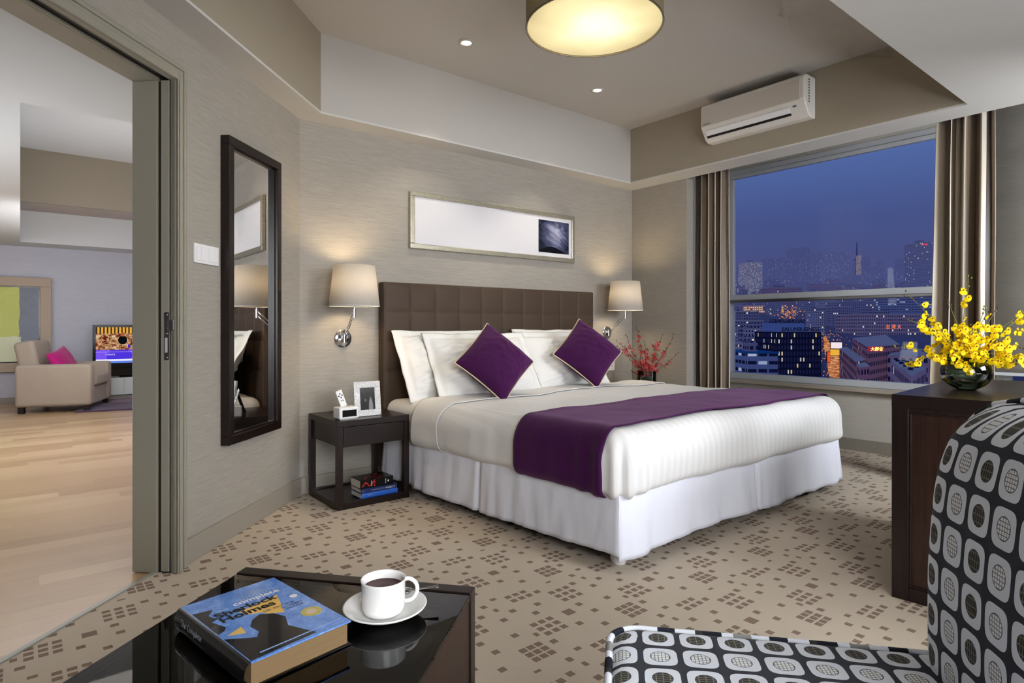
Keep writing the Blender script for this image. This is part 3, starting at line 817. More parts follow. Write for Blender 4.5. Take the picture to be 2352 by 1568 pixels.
# ------------------------------------------------------------------ wall sconces
def sconce(xb, zb, xs, ys, zs, label):
    t = thing('wall_lamp', label, 'lamp', (xb, YB, zb))
    RX = Matrix.Rotation(PI/2, 4, 'X')
    MB().lathe([(0, 0), (.055, 0), (.055, .007), (.050, .011), (0, .011)], n=40, mat=RX).build('backplate', M['chrome'], t, smooth='auto')
    MB().lathe([(0, -.026), (.012, -.026), (.012, .026), (0, .026)], (0, -.022, 0), 20).build('hinge', M['chrome'], t, smooth='auto')
    sx, sy, sz = xs-xb, ys-YB, zs-zb
    J = Vector((sx, sy, sz-.045))
    m = MB(); m.tube([(0, -.022, .014), (J.x-.003, J.y+.004, J.z+.014)], .0032, 8); m.build('arm', M['chrome'], t, smooth=True)
    m = MB(); m.tube([(0, -.022, -.012), (J.x-.003, J.y+.004, J.z-.012)], .0032, 8); m.build('arm', M['chrome'], t, smooth=True)
    MB().lathe([(0, -.024), (.0085, -.024), (.0085, .03), (.004, .032), (.004, .10), (0, .10)], J, 16).build('lamp_stem', M['chrome'], t, smooth='auto')
    r0, r1, h = .147, .120, .241
    pr = [(r0, 0), (r0+(r1-r0)*.5, h/2), (r1, h)]
    MB().lathe(pr, (sx, sy, sz), 56).build('lamp_shade', M['shade'], t, smooth=True, solid=.0015)
    MB().tube([(sx+r0*math.cos(a*PI/24), sy+r0*math.sin(a*PI/24), sz) for a in range(49)], .0022, 6, cap=False).build('shade_rim', M['sheet'], t, smooth=True)
    MB().sphere((sx, sy, sz+.11), .022, 16, 10).build('bulb', emat('warm_bulb', (255, 206, 130), 14), t, smooth=True)
    l = bpy.data.lights.new('sconce_light', 'POINT'); l.energy = 9.; l.color = (1, .76, .46); l.shadow_soft_size = .05
    lo = bpy.data.objects.new('sconce_light', l); COL.objects.link(lo); lo.location = (xs, ys, zs+.14)
    return t
sconce(1.560, .927, 1.546, 3.40, 1.122, 'chrome swing arm wall lamp with grey linen shade above nightstand')
sconce(3.978, .947, 3.955, 3.37, 1.138, 'chrome swing arm wall lamp above the red orchids near window wall')
# outlet beside right pillow
ou = thing('wall_outlet', 'white wall socket plate beside the far right pillow', 'outlet', (4.03, YB-.004, .66))
MB().box(-.043, .043, -.004, .004, -.043, .043).build('plate', M['white_plastic'], ou, bevel=.002)
m = MB(); m.box(-.012, -.008, -.0055, -.004, -.01, .008); m.box(.008, .012, -.0055, -.004, -.01, .008); m.build('socket_slot', M['black_matte'], ou)

# picture over the bed
M['silver_frame'] = None
g = G('champagne_silver_frame'); o_ = g.coord(); n_ = g.noise(o_, 60., 3, .7)
M['silver_frame'] = g.done(g.bsdf(g.mix(n_, lin((150, 142, 120)), lin((214, 208, 190))), .33, .75))
def art_photo():
    g = G('stormy_sky_print'); o = g.xyz(g.coord())
    v = g.vec(g.m_('MULTIPLY', o[0], 6.), 0., g.m_('MULTIPLY', g.m_('ADD', o[2], g.m_('MULTIPLY', o[0], .4)), 16.))
    n = g.noise(v, 1.3, 5, .65, 1.2)
    cx = g.m_('POWER', g.m_('ABSOLUTE', g.m_('SUBTRACT', o[0], .56)), 2.); cz = g.m_('POWER', g.m_('ABSOLUTE', g.m_('SUBTRACT', o[2], .03)), 2.)
    glow = g.m_('SUBTRACT', 1., g.m_('MULTIPLY', g.m_('ADD', cx, cz), 38.), clamp=True)
    f = g.m_('ADD', g.m_('MULTIPLY', n, .7), g.m_('MULTIPLY', glow, .42))
    c = g.ramp(f, [(.3, lin((22, 25, 42))), (.6, lin((74, 78, 108))), (.9, lin((176, 178, 204)))])
    hill = g.m_('ADD', -.105, g.m_('MULTIPLY', g.m_('SINE', g.m_('MULTIPLY', g.m_('SUBTRACT', o[0], .40), 14.)), .028))
    c = g.mix(g.m_('LESS_THAN', o[2], hill), c, lin((5, 5, 10)))
    return g.done(g.bsdf(c, .2))
pc = thing('framed_picture', 'long silver framed print with small dark sky photo above headboard', 'picture', (2.793, YB-.014, 1.717))
hw, hh, fw = .77, .192, .034
m = MB(); m.box(-hw, hw, -.014, .013, hh-fw, hh); m.box(-hw, hw, -.014, .013, -hh, -hh+fw); m.box(-hw, -hw+fw, -.014, .013, -hh+fw, hh-fw); m.box(hw-fw, hw, -.014, .013, -hh+fw, hh-fw)
m.build('frame', M['silver_frame'], pc, bevel=.004)
MB().box(-hw+fw, hw-fw, -.004, .002, -hh+fw, hh-fw).build('mat_board', plain('mat_board', (214, 212, 216), .6), pc)
MB().box(.376, .706, -.0055, -.004, -.127, .129).build('photo_print', art_photo(), pc)

# mirror on the diagonal wall (t,n frame)
mt0 = (.737+3.008)/R2; mt1 = (1.091+3.362)/R2
mr = thing('wall_mirror', 'tall narrow mirror in dark wood frame beside the doorway', 'mirror')
mr.matrix_world = MD @ Matrix.Translation(((mt0+mt1)/2, NF, 1.168))
w, h, fw = (mt1-mt0)/2, .718, .042
m = MB()
for bx in ((-w, w, h-fw, h), (-w, w, -h, -h+fw), (-w, -w+fw, -h+fw, h-fw), (w-fw, w, -h+fw, h-fw)): m.box(bx[0], bx[1], -.045, -.001, bx[2], bx[3])
m.build('frame', M['mframe'], mr, bevel=.003)
m = MB(); k = .007
for bx in ((-w+fw, w-fw, h-fw-k, h-fw), (-w+fw, w-fw, -h+fw, -h+fw+k), (-w+fw, -w+fw+k, -h+fw, h-fw), (w-fw-k, w-fw, -h+fw, h-fw)): m.box(bx[0], bx[1], -.028, -.012, bx[2], bx[3])
m.build('bead', M['mframe'], mr)
MB().box(-w+fw, w-fw, -.016, -.010, -h+fw, h-fw).build('mirror_glass', M['mirror'], mr)
# light switches
sw = thing('light_switch', 'white double rocker light switch plate between doorway and mirror', 'switch')
st0 = (.57+2.891)/R2; st1 = (.695+3.016)/R2
sw.matrix_world = MD @ Matrix.Translation(((st0+st1)/2, NF, 1.318)); w = (st1-st0)/2
MB().box(-w, w, -.009, -.0005, -.042, .042).build('plate', M['white_plastic'], sw, bevel=.002)
for x0, x1 in ((-w+.012, -w*.53), (-w*.5, -.008), (.01, w-.012)):
    MB().box(x0, x1, -.012, -.009, -.03, .03).build('rocker', M['white_plastic'], sw, bevel=.0015)

# ------------------------------------------------------------------ ceiling fittings
cl = thing('ceiling_lamp', 'large round drum ceiling lamp glowing over the bed', 'lamp', (1.982, 1.869, ZC))
Rr, zb, zt = .30, -.368, -.07
MB().lathe([(Rr, zb), (Rr, zt)], n=72).build('drum_shade', M['drum'], cl, smooth=True, solid=.003)
for z in (zb, zt): MB().tube([(Rr*math.cos(a*PI/36), Rr*math.sin(a*PI/36), z) for a in range(73)], .0045, 8, cap=False).build('shade_rim', plain('rim_bronze', (92, 82, 62), .5), cl, smooth=True)
g = G('glowing_diffuser'); o = g.coord(); sx_ = g.xyz(o)
rad = g.m_('SQRT', g.m_('ADD', g.m_('POWER', g.m_('ABSOLUTE', sx_[0]), 2.), g.m_('POWER', g.m_('ABSOLUTE', sx_[1]), 2.)))
nn_ = g.noise(o, 5., 1)
f = g.m_('SUBTRACT', 1., g.m_('ADD', g.m_('DIVIDE', rad, .32), g.m_('MULTIPLY', g.m_('SUBTRACT', nn_, .5), .5)), clamp=True)
col = g.ramp(f, [(0., lin((236, 214, 158))), (.35, lin((250, 232, 176))), (.7, lin((255, 246, 205)))])
dif = g.done(g.emis(col, g.m_('ADD', .88, g.m_('MULTIPLY', f, .75))))
MB().lathe([(0, 0), (Rr-.004, 0), (Rr-.004, .003), (0, .003)], (0, 0, zb+.004), 72).build('diffuser', dif, cl)
MB().lathe([(0, -.07), (.06, -.07), (.06, 0), (0, 0)], n=24).build('ceiling_mount', M['steel'], cl, smooth='auto')
MB().lathe([(0, zt), (Rr-.01, zt), (Rr-.01, zt+.002), (0, zt+.002)], n=48).build('inner_plate', M['ceil'], cl)
for px_, py_, lab in ((2.073, 2.994, 'recessed downlight in the ceiling left of the drum lamp'), (3.219, 3.002, 'recessed downlight in the ceiling between drum lamp and air conditioner')):
    d = thing('downlight', lab, 'downlight', (px_, py_, ZC))
    MB().lathe([(.030, -.001), (.034, -.008), (.046, -.006), (.048, -.001)], n=32).build('trim_ring', M['ceil'], d, smooth=True)
    T = Matrix.Rotation(R(18), 4, 'X')
    MB().lathe([(.0, -.006), (.024, -.006), (.026, -.001), (0, -.001)], n=24).build('bulb', emat('halogen', (255, 246, 226), 9), d)
# air conditioner on the right riser
ac = thing('air_conditioner', 'white split air conditioner high on the window side wall', 'air conditioner', (4.094, 2.245, 2.375))
prof = [(0, .272), (-.120, .272), (-.150, .262), (-.158, .245), (-.160, .11), (-.150, .088), (-.10, .018), (-.07, .0), (0, 0)]
def acprofile(y0, y1, pf_):
    m = MB(); a = [m.bm.verts.new((x, y0, z)) for x, z in pf_]; b = [m.bm.verts.new((x, y1, z)) for x, z in pf_]
    m.face(a); m.face(b[::-1])
    for i in range(len(pf_)): j = (i+1) % len(pf_); m.face([a[i], b[i], b[j], a[j]])
    return m
AY = .385
acprofile(-AY, AY, prof).build('housing', M['grey_plastic'], ac, bevel=.010, seg=3)
MB().box(-.1635, -.158, -AY+.028, AY-.006, .102, .236).build('front_panel', plain('ac_front', (196, 188, 178), .3), ac, bevel=.003)
def slant(x, y, off): return Vector((x, y, off))
n_ = Vector((-.07, 0, -.05)).normalized(); T = frame_mtx((-.150-.0015, 0, .084), (0, -1, 0), Vector((.05, 0, -.07)).normalized())
MB().box(-AY+.03, AY-.11, .012, .052, -.004, .004, T).build('louver', M['white_plastic'], ac, bevel=.002)
MB().box(-AY+.03, AY-.108, .054, .070, -.003, .0015, T).build('air_outlet', M['black_matte'], ac)
MB().box(AY-.085, AY-.06, .010, .022, 0, .0025, T).build('indicator', plain('indicator', (90, 100, 110), .4), ac)
text('brand_lettering', 'DAIKIN', .017, plain('logo_grey', (70, 66, 64), .5), ac, frame_mtx((-.1640, AY-.055, .112), (0, -1, 0), (0, 0, 1)), .0003)
sl = MB()
for k in range(9): sl.box(-.105+.006*0, -.085, -AY-.002, -AY+.001, .09+.018*k, .099+.018*k)
sl.build('rating_label', plain('label_grey', (120, 118, 114), .6), ac)

# ------------------------------------------------------------------ curtains
def curtain(label, y0, y1, x, seed, folds, amp=.045, z0=.02, z1=2.70, ybot=(0, 0), uoff=0., wid=1.5):
    def fn(u, v):
        ph = folds*2*PI*u+1.1*noise.noise(Vector((u*3, seed, 0)))
        s = math.sin(ph); a = amp*(.75+.5*noise.noise(Vector((u*4, seed+5, 0))))*(.85+.25*(1-v))
        xx = x+a*s+.012*noise.noise(Vector((u*5, v*3, seed)))
        yb0 = y0+ybot[0]*(1-v); yb1 = y1+ybot[1]*(1-v)
        yy = yb0+(yb1-yb0)*u+.35*a*math.sin(2*ph)+.01*noise.noise(Vector((u*4, v*2, seed+8)))
        return Vector((xx, yy, z0+(z1-z0)*v))
    o = MB().grid(fn, 220, 30, uvf=lambda u, v: (u*wid+uoff, v*2.6)).build('curtain', M['curtain'], smooth=True, solid=.003)
    return tag(o, label, 'curtain')
curtain('brown and cream striped curtain at the window edge nearest the bed lamp', 2.72, 3.045, 4.46, 2, 5.2, uoff=.1)
curtain('tall striped taupe curtain hanging behind the yellow orchids', .985, 1.245, 4.44, 9, 3.6, .06, ybot=(0, .06), uoff=0., wid=1.35)

# ------------------------------------------------------------------ dresser and vase
dr = thing('dresser', 'dark wenge cabinet with recessed side panel under the orchid vase', 'cabinet', (2.508, .864, 0), R(4.5))
DL, DD, DH = 1.6, 1.07, .75    # runs toward -y, depth along +x
MB().box(0, DD, -DL, 0, DH-.045, DH).build('cabinet_top', M['wenge'], dr, bevel=.002)
MB().box(.012, DD-.02, -DL+.012, -.012, .0, DH-.045).build('carcass', M['wengeP'], dr)
m = MB(); f = .055
m.box(0, .014, -f, 0, 0, DH-.045); m.box(0, .014, -DL, -DL+f, 0, DH-.045); m.box(0, .014, -.80, -.74, .05, DH-.05)
m.box(0, .014, -DL+f, -f, 0, .05); m.box(0, .014, -DL+f, -f, DH-.06, DH-.045)
m.build('panel_frame', M['wengeZ'], dr, bevel=.003)
m = MB(); bd = .008
for ya, yb in ((-.74, -f), (-DL+f, -.80)):
    m.box(.003, .0125, yb-bd, yb, .05, DH-.06); m.box(.003, .0125, ya, ya+bd, .05, DH-.06); m.box(.003, .0125, ya, yb, .05, .05+bd); m.box(.003, .0125, ya, yb, DH-.06-bd, DH-.06)
m.build('bead_moulding', M['mframe'], dr, bevel=.002)

def leafmat(): return plain('leaf_green', (40, 74, 28), .5)
M['leaf'] = leafmat(); M['stem'] = plain('stem_green', (112, 122, 48), .55); M['stem_dark'] = plain('stem_brown', (70, 62, 44), .6)
g = G('yellow_petal'); n_ = g.noise(g.coord(), 300., 2)
M['petal'] = g.done(g.bsdf(g.mix(n_, lin((236, 190, 8)), lin((250, 224, 24))), .6, spec=.2, emit=lin((250, 214, 10)), es=.06))  # petals glow faintly, brightness painted in as emission
M['petal_c'] = plain('petal_throat', (150, 84, 14), .6)
M['rpetal'] = plain('red_petal', (176, 48, 52), .6); M['rpetal2'] = plain('pink_petal', (206, 112, 108), .6)
M['bud'] = plain('bud_brown', (84, 62, 34), .6)
M['darkfill'] = plain('dark_vase_leaves', (70, 90, 66), .45)

def blossom_mesh(name, s, mats, kind):
    m = MB()
    def petal(ang, L, W, tilt, curl, mi):
        m.mi = mi; nu, nv = 6, 4; ca, sa = math.cos(ang), math.sin(ang); rows = []
        for i in range(nu+1):
            t = i/nu; ww = W*math.sin(PI*min(1, t*.92+.06))**.7 if kind == 'y' else W*math.sin(PI*min(1, t*.9+.08))
            row = []
            for j in range(nv+1):
                c = (j/nv-.5)*2; r = L*t; x = r; y = ww*c; z = tilt*r+curl*L*t*t-.25*ww*abs(c)
                row.append(m.bm.verts.new((x*ca-y*sa, x*sa+y*ca, z)))
            rows.append(row)
        for i in range(nu):
            for j in range(nv): m.face([rows[i][j], rows[i+1][j], rows[i+1][j+1], rows[i][j+1]])
    if kind == 'y':
        petal(-PI/2-.38, s, s*.55, -.1, -.25, 0); petal(-PI/2+.38, s, s*.55, -.1, -.25, 0)
        for a in (0.15, PI-.15, PI/2, .95, PI-.95): petal(a, s*.55, s*.16, .2, .2, 0)
        m.mi = 1; m.sphere((0, 0, s*.05), s*.16, 8, 5)
    else:
        for a in range(5): petal(a*2*PI/5+.3, s, s*.2, .35, .1, 0)
        m.mi = 1; m.sphere((0, 0, s*.08), s*.13, 6, 4)
    me_o = m.build(name, mats, smooth=True)
    me = me_o.data; bpy.data.objects.remove(me_o); return me
YB_MESH = [blossom_mesh('orchid_blossom', s, [M['petal'], M['petal_c']], 'y') for s in (.020, .016, .012)]
RB_MESH = [blossom_mesh('red_blossom', s, [M['rpetal'], M['rpetal2']], 'r') for s in (.024, .019)] + [blossom_mesh('pink_blossom', .020, [M['rpetal2'], M['rpetal']], 'r')]

BUDM = []
for mt_ in ('stem', 'bud'):
    m = MB(); m.sphere((0, 0, 0), 1, 7, 5); b0 = m.build('bud', M[mt_], smooth=True); BUDM.append(b0.data); bpy.data.objects.remove(b0)
def bud(root, p, r, k):
    o = bpy.data.objects.new('bud', BUDM[k]); COL.objects.link(o); o.parent = root; o.location = p; o.scale = (r, r, r*1.4); return o
CAMDIR = Vector((-.63, -.777, 0))
def spray(root, base, tip, sag, mat, r=.0016, n=12, wob=.01, seed=0):
    base, tip = Vector(base), Vector(tip); pts = []
    for i in range(n+1):
        t = i/n; p = base.lerp(tip, t); p.z += sag*math.sin(PI*t)
        p += Vector((noise.noise(Vector((t*3, seed, 0))), noise.noise(Vector((t*3, seed, 5))), noise.noise(Vector((t*3, seed, 9)))))*wob*t
        pts.append(p)
    MB().tube(pts, [r*(1-.55*i/n) for i in range(n+1)], 5).build('stem', mat, root, smooth=True)
    return pts
def bloom(root, p, meshes, nm, rnd, face=.75):
    o = bpy.data.objects.new(nm, rnd.choice(meshes)); COL.objects.link(o); o.parent = root
    d = (CAMDIR*face+Vector((rnd.uniform(-1, 1), rnd.uniform(-1, 1), rnd.uniform(-.6, .9)))*.75).normalized()
    q = d.to_track_quat('Z', 'Y'); o.rotation_mode = 'QUATERNION'
    o.rotation_quaternion = q @ Matrix.Rotation(rnd.uniform(-1.3, 1.3), 3, 'Z').to_quaternion()
    s = rnd.uniform(.8, 1.15); o.scale = (s, s, s); o.location = p
    return o
# bowl vase on the dresser
VC = Vector((2.093, .545)); 
import mathutils
VX, VY = 2.905, .735
vs = thing('glass_vase', 'round clear glass bowl vase holding yellow orchids on dark cabinet', 'vase', (VX, VY, .751))
Rv = .086
prof = [(0, 0), (.030, 0)]+[(Rv*math.sin(a), .070-.0715*math.cos(a)) for a in [R(q) for q in range(24, 146, 6)]]
MB().lathe(prof, n=56).build('bowl', M['glass'], vs, smooth=True)
MB().tube([(prof[-1][0]*math.cos(a*PI/28), prof[-1][0]*math.sin(a*PI/28), prof[-1][1]) for a in range(57)], .0028, 6, cap=False).build('rim', M['glass'], vs, smooth=True)
rnd = random.Random(5)
yo = thing('yellow_orchid_bouquet', 'arrangement of small yellow orchids with long thin sprays', 'flowers', (VX, VY, .751))
# leaf lining in the bowl
m = MB()
for k in range(3):
    a0 = rnd.uniform(0, 2*PI); zc = .04+.022*k
    rr = .068*math.sqrt(max(.2, 1-((zc-.07)/.075)**2))
    def fn(u, v, a0=a0, zc=zc, rr=rr):
        a = a0+u*3.6; return Vector((rr*math.cos(a), rr*math.sin(a), zc+(v-.5)*.036*math.sin(PI*u)+.012*u))
    m.grid(fn, 20, 3)
m.build('leaf_lining', M['darkfill'], yo, smooth=True, solid=.001)
gf = MB()
for k in range(150):
    a = rnd.uniform(0, 2*PI); el = rnd.uniform(.2, 1.3); L = rnd.uniform(.04, .09)
    b0 = Vector((.03*math.cos(a), .03*math.sin(a), .115)); d = Vector((math.cos(a)*math.cos(el), math.sin(a)*math.cos(el), math.sin(el)*.7))
    s_ = d.cross(Vector((0, 0, 1))).normalized()*.0022
    p1 = b0+d*L*.6; p2 = b0+d*L+Vector((0, 0, -.008))
    v = [gf.bm.verts.new(q) for q in (b0-s_, b0+s_, p1+s_, p2, p1-s_)]; gf.face(v)
gf.build('fern_leaves', M['leaf'], yo)
# target spray tips: right vector (image right), depth ignored
RV = Vector((.777, -.629, 0)); FV = Vector((.629, .777, 0))
def rel(px, py, dep=0.):
    d0 = VX*.629+VY*.777+dep
    r = (px-2221)/1395*d0; z = 1-(py-750)/1395*d0-.751
    return RV*r+FV*dep+Vector((0, 0, z))
sprays = [(2226, 632, 0, .0, 9), (2190, 690, .02, .0, 6), (2260, 706, -.02, .0, 6), (2092, 676, .03, .03, 6), (2108, 708, -.04, .02, 5), (2066, 730, -.05, .03, 4),
          (2066, 796, .02, .02, 4), (2075, 832, -.05, .03, 3), (2120, 765, -.05, .02, 6), (2150, 740, .05, .02, 7), (2262, 745, .06, .0, 7), (2300, 712, .02, .0, 2),
          (2348, 716, -.03, .02, 5), (2400, 700, .04, .03, 4), (2362, 756, -.04, .03, 7), (2330, 800, -.07, .02, 8), (2345, 842, -.05, .03, 6), (2160, 800, -.09, .01, 8),
          (2200, 760, -.07, .0, 8), (2245, 780, -.10, .0, 9), (2285, 770, -.02, .0, 8), (2290, 830, -.10, .0, 6), (2170, 842, -.08, .0, 6), (2300, 715, .08, .0, 2)]
cnt = 0; spots = []
for i, (px_, py_, dep, sag, nb) in enumerate(sprays):
    pts = spray(yo, (rnd.uniform(-.03, .03), rnd.uniform(-.03, .03), .09), rel(px_, py_, dep), sag, M['stem'], seed=i*3.1)
    for k in range(nb):
        t = rnd.uniform(.38, .93) if nb > 4 else rnd.uniform(.5, 1.)
        p = pts[min(len(pts)-1, int(t*(len(pts)-1)))]+Vector((rnd.uniform(-.016, .016), rnd.uniform(-.016, .016), rnd.uniform(-.016, .016)))
        spots.append(p)
    for k in range(4):
        p = pts[-1-k//2]+Vector((rnd.uniform(-.008, .008), rnd.uniform(-.008, .008), rnd.uniform(-.012, .012)))
        bud(yo, p, .0032, i % 2)
for k in range(120):      # dense core
    a = rnd.gauss(0, 46); b_ = abs(rnd.gauss(0, 1))
    px_ = 2226+a; py_ = 832-rnd.random()**1.1*95*math.exp(-(a/85)**2)+abs(a)*.05
    spots.append(rel(px_, py_, rnd.uniform(-.13, .08)))
rnd.shuffle(spots)
for p in spots[:100]: bloom(yo, p, YB_MESH, 'orchid_blossom', rnd)
ex = bpy.data.objects.new('orchid_blossoms_inner', None)
bpy.data.objects.remove(ex)
mm = MB()
src = YB_MESH[0]
for p in spots[100:]:
    q = Matrix.Translation(p) @ (CAMDIR+Vector((rnd.uniform(-.6, .6), rnd.uniform(-.6, .6), rnd.uniform(-.4, .6)))).to_track_quat('Z', 'Y').to_matrix().to_4x4()
    vs_ = [mm.bm.verts.new(q @ v.co) for v in src.vertices]
    for pl in src.polygons:
        mm.mi = pl.material_index; mm.face([vs_[i] for i in pl.vertices])
ob = mm.build('orchid_blossoms', [M['petal'], M['petal_c']], yo, smooth=True); ob['kind'] = 'stuff'

# red orchids on the far nightstand
QX, QY = 4.02, 3.20
rv = thing('glass_vase', 'clear cylinder vase with green leaves beside bed near curtain', 'vase', (QX, QY, .486))
MB().lathe([(0, 0), (.078, 0), (.080, .004), (.080, .150), (.077, .150), (.077, .006), (0, .006)], n=40).build('cylinder', M['glass'], rv, smooth='auto')
ro = thing('red_orchid_bouquet', 'spiky red orchid sprays in the cylinder vase beside bed', 'flowers', (QX, QY, .486))
m = MB()
for k in range(7):
    a0 = rnd.uniform(0, 2*PI); zc = .03+.015*k
    def fn(u, v, a0=a0, zc=zc):
        a = a0+u*3.; return Vector((.066*math.cos(a), .066*math.sin(a), zc+(v-.5)*.04*math.sin(PI*u)))
    m.grid(fn, 16, 3)
m.build('leaf_lining', plain('mid_leaf', (38, 66, 40), .5), ro, smooth=True, solid=.001)
gf = MB()
for k in range(140):
    a = rnd.uniform(0, 2*PI); el = rnd.uniform(.1, 1.2); L = rnd.uniform(.04, .085)
    b0 = Vector((.04*math.cos(a), .04*math.sin(a), .13)); d = Vector((math.cos(a)*math.cos(el), math.sin(a)*math.cos(el), math.sin(el)*.6))
    s_ = d.cross(Vector((0, 0, 1))).normalized()*.003
    v = [gf.bm.verts.new(q) for q in (b0-s_, b0+s_, b0+d*L)]; gf.face(v)
gf.build('fern_leaves', plain('fern_green', (70, 96, 36), .6), ro)
D0 = QX*.629+QY*.777
def rel2(px, py, dep=0.):
    d0 = D0+dep; return RV*((px-1500)/1395*d0)+FV*dep+Vector((0, 0, 1-(py-750)/1395*d0-.486))
for i, (px_, py_, dep, sag, nb) in enumerate([(1477, 748, 0, .02, 3), (1435, 783, .05, .04, 2), (1431, 796, -.05, .03, 3), (1437, 811, -.06, .02, 3), (1449, 766, 0, .0, 4), (1482, 762, .05, 0, 2),
        (1538, 768, 0, .0, 5), (1564, 765, 0, -.03, 5), (1569, 814, -.03, -.02, 4), (1545, 798, -.05, 0, 6), (1528, 784, .06, 0, 5), (1499, 786, .0, 0, 7), (1478, 792, -.07, 0, 7),
        (1462, 822, -.08, 0, 5), (1520, 812, -.09, 0, 8), (1460, 850, -.06, 0, 1), (1490, 815, -.1, 0, 8), (1508, 800, .07, 0, 5)]):
    pts = spray(ro, (rnd.uniform(-.03, .03), rnd.uniform(-.03, .03), .10), rel2(px_, py_, dep), sag, M['stem_dark'], r=.0024, seed=40+i*2.3, wob=.02)
    for k in range(nb*2):
        t = rnd.uniform(.2, .85); p = pts[int(t*(len(pts)-1))]+Vector((rnd.uniform(-.014, .014), rnd.uniform(-.014, .014), rnd.uniform(-.014, .014)))
        bloom(ro, p, RB_MESH, 'red_blossom', rnd, .3)
    for k in range(5):
        bud(ro, pts[-1-k]+Vector((rnd.uniform(-.008, .008), rnd.uniform(-.008, .008), rnd.uniform(-.01, .01))), .0042, 1)

# ------------------------------------------------------------------ patterned chair
ca_ = math.atan2(-.757, .653)
ch = thing('lounge_chair', 'armless chair in black and white retro oval patterned fabric', 'chair', (.838, .750, 0), ca_)
# local: x = seat depth toward back, y = -width toward camera (w = -y)
ZSEAT = .466; SW = .62; SD = .60
def seat_top(u, v):
    x = u*SD; y = -v*SW; r = .055
    ex = min(x, SD); ey = min(-y, SW+y)
    z = ZSEAT-.004+.012*math.sin(PI*min(1, u))*math.sin(PI*v)
    e = min(x, ey)
    z -= .016*max(0, 1-e/.03)**2
    # round the front corners in plan
    cx, cy = r, (r if -y < r else SW-r)
    if x < r and (-y < r or -y > SW-r):
        dx, dy = r-x, (r+y if -y < r else -y-(SW-r)); l = max(dx, dy); h_ = math.hypot(dx, dy)
        if h_ > 0: k = l/h_; x = r-dx*k; y = (-(r)+dy*k) if -y < r else -(SW-r)-dy*k
    return Vector((x, y, z))
m = MB(); m.grid(seat_top, 60, 60, uvf=lambda u, v: (u*SD+.012, v*SW+.046)); m.build('seat_cushion', M['chair'], ch, smooth=True)
def rrect(x0, x1, y0, y1, r, n=8):
    P_ = []
    for cx, cy, a0 in ((x0+r, y1-r, PI/2), (x0+r, y0+r, PI), (x1-.001-.02, y0+.02, 1.5*PI), (x1-.02, y1-.02, 0)):
        rr = r if cx < (x0+x1)/2 else .02
        for k in range(n+1): a = a0+PI/2*k/n; P_.append((cx+rr*math.cos(a), cy+rr*math.sin(a)))
    return P_
outl = rrect(0, SD, -SW, 0, .055)
m = MB(); L = 0; nP = len(outl); cum = [0]
for i in range(nP): a, b_ = outl[i], outl[(i+1) % nP]; cum.append(cum[-1]+math.hypot(a[0]-b_[0], a[1]-b_[1]))
for i in range(nP):
    a, b_ = outl[i], outl[(i+1) % nP]
    m.quad([(a[0], a[1], .30), (b_[0], b_[1], .30), (b_[0], b_[1], ZSEAT-.018), (a[0], a[1], ZSEAT-.018)], ((cum[i], 0), (cum[i+1], 0), (cum[i+1], .13), (cum[i], .13)))
m.build('seat_side', M['chair'], ch, smooth='auto')
MB().tube([(x, y, ZSEAT-.014) for x, y in outl]+[(outl[0][0], outl[0][1], ZSEAT-.014)], .0065, 8, cap=False).build('piping', M['chair_piping'], ch, smooth=True)
MB().box(.02, SD-.02, -SW+.02, -.02, .24, .30).build('seat_base', M['black_matte'], ch)
for x in (.05, SD-.02):
    for y in (-.05, -SW+.05): MB().lathe([(0, 0), (.014, 0), (.02, .24), (0, .24)], (x, y, 0), 12).build('leg', M['wengeZ'], ch, smooth='auto')
# backrest : front surface, sides wrapped
BH0, BH1, BT = .36, .896, .13
def back_front(side):
    def fn(u, v):   # u across width, v up
        rc = .17
        z = BH0+(BH1-BH0)*v; half = SW/2
        ww = half
        if z > BH1-rc: ww = half-rc+math.sqrt(max(0, rc*rc-(z-(BH1-rc))**2))
        yy = -half+(u*2-1)*-ww
        e = 1-abs(u*2-1); prof_ = (1-(1-min(1, e/.28))**2.2)
        vt = (1-(1-min(1, (1-v)/.14))**2.2)
        lean = .012*(z-BH0)/.5+.05*max(0, (z-.62))**1.2
        fr = -.045*prof_*vt-.01*math.sin(PI*v)
        x = .545+lean+(fr if side == 0 else BT+.03*prof_*vt)
        return Vector((x, yy, z))
    return fn
m = MB(); m.grid(back_front(0), 48, 56, uvf=lambda u, v: (v*(BH1-BH0)+.03, (u-.5)*SW*1.12+.36))
fF, fB = back_front(0), back_front(1)
NU = 56
for edge in ('L', 'R', 'T', 'B'):
    def ef(s, q, edge=edge):
        a, b_ = {'L': ((0, s)), 'R': ((1, s)), 'T': ((s, 1)), 'B': ((s, 0))}[edge]
        A = fF(a, b_); B = fB(a, b_); p = A.lerp(B, q)
        o_ = .02*math.sin(PI*q)
        if edge == 'L': p.y += o_
        if edge == 'R': p.y -= o_
        if edge == 'T': p.z += o_
        return p
    m.grid(ef, 56, 6, uvf=lambda s, q: (s*.52, q*.13+.2))
m.grid(back_front(1), 48, 56, uvf=lambda u, v: (v*.52, u*.7))
m.build('backrest', M['chair'], ch, smooth=True, weld=.0006)
m = MB(); pts = [fF(0, k/40) for k in range(41)]
pts = [Vector((p.x+.003, p.y+.004, p.z)) for p in pts]+[Vector((p.x+.003, p.y, p.z+.003)) for p in [fF(k/20, 1) for k in range(1, 20)]]
m.tube(pts, .0055, 8); m.build('piping', M['chair_piping'], ch, smooth=True)

# ------------------------------------------------------------------ coffee table
ta = math.atan2(-.768, .64)
tb = thing('coffee_table', 'dark wood coffee table with smoked glass top in the foreground', 'table', (.424, 1.546, 0), ta)
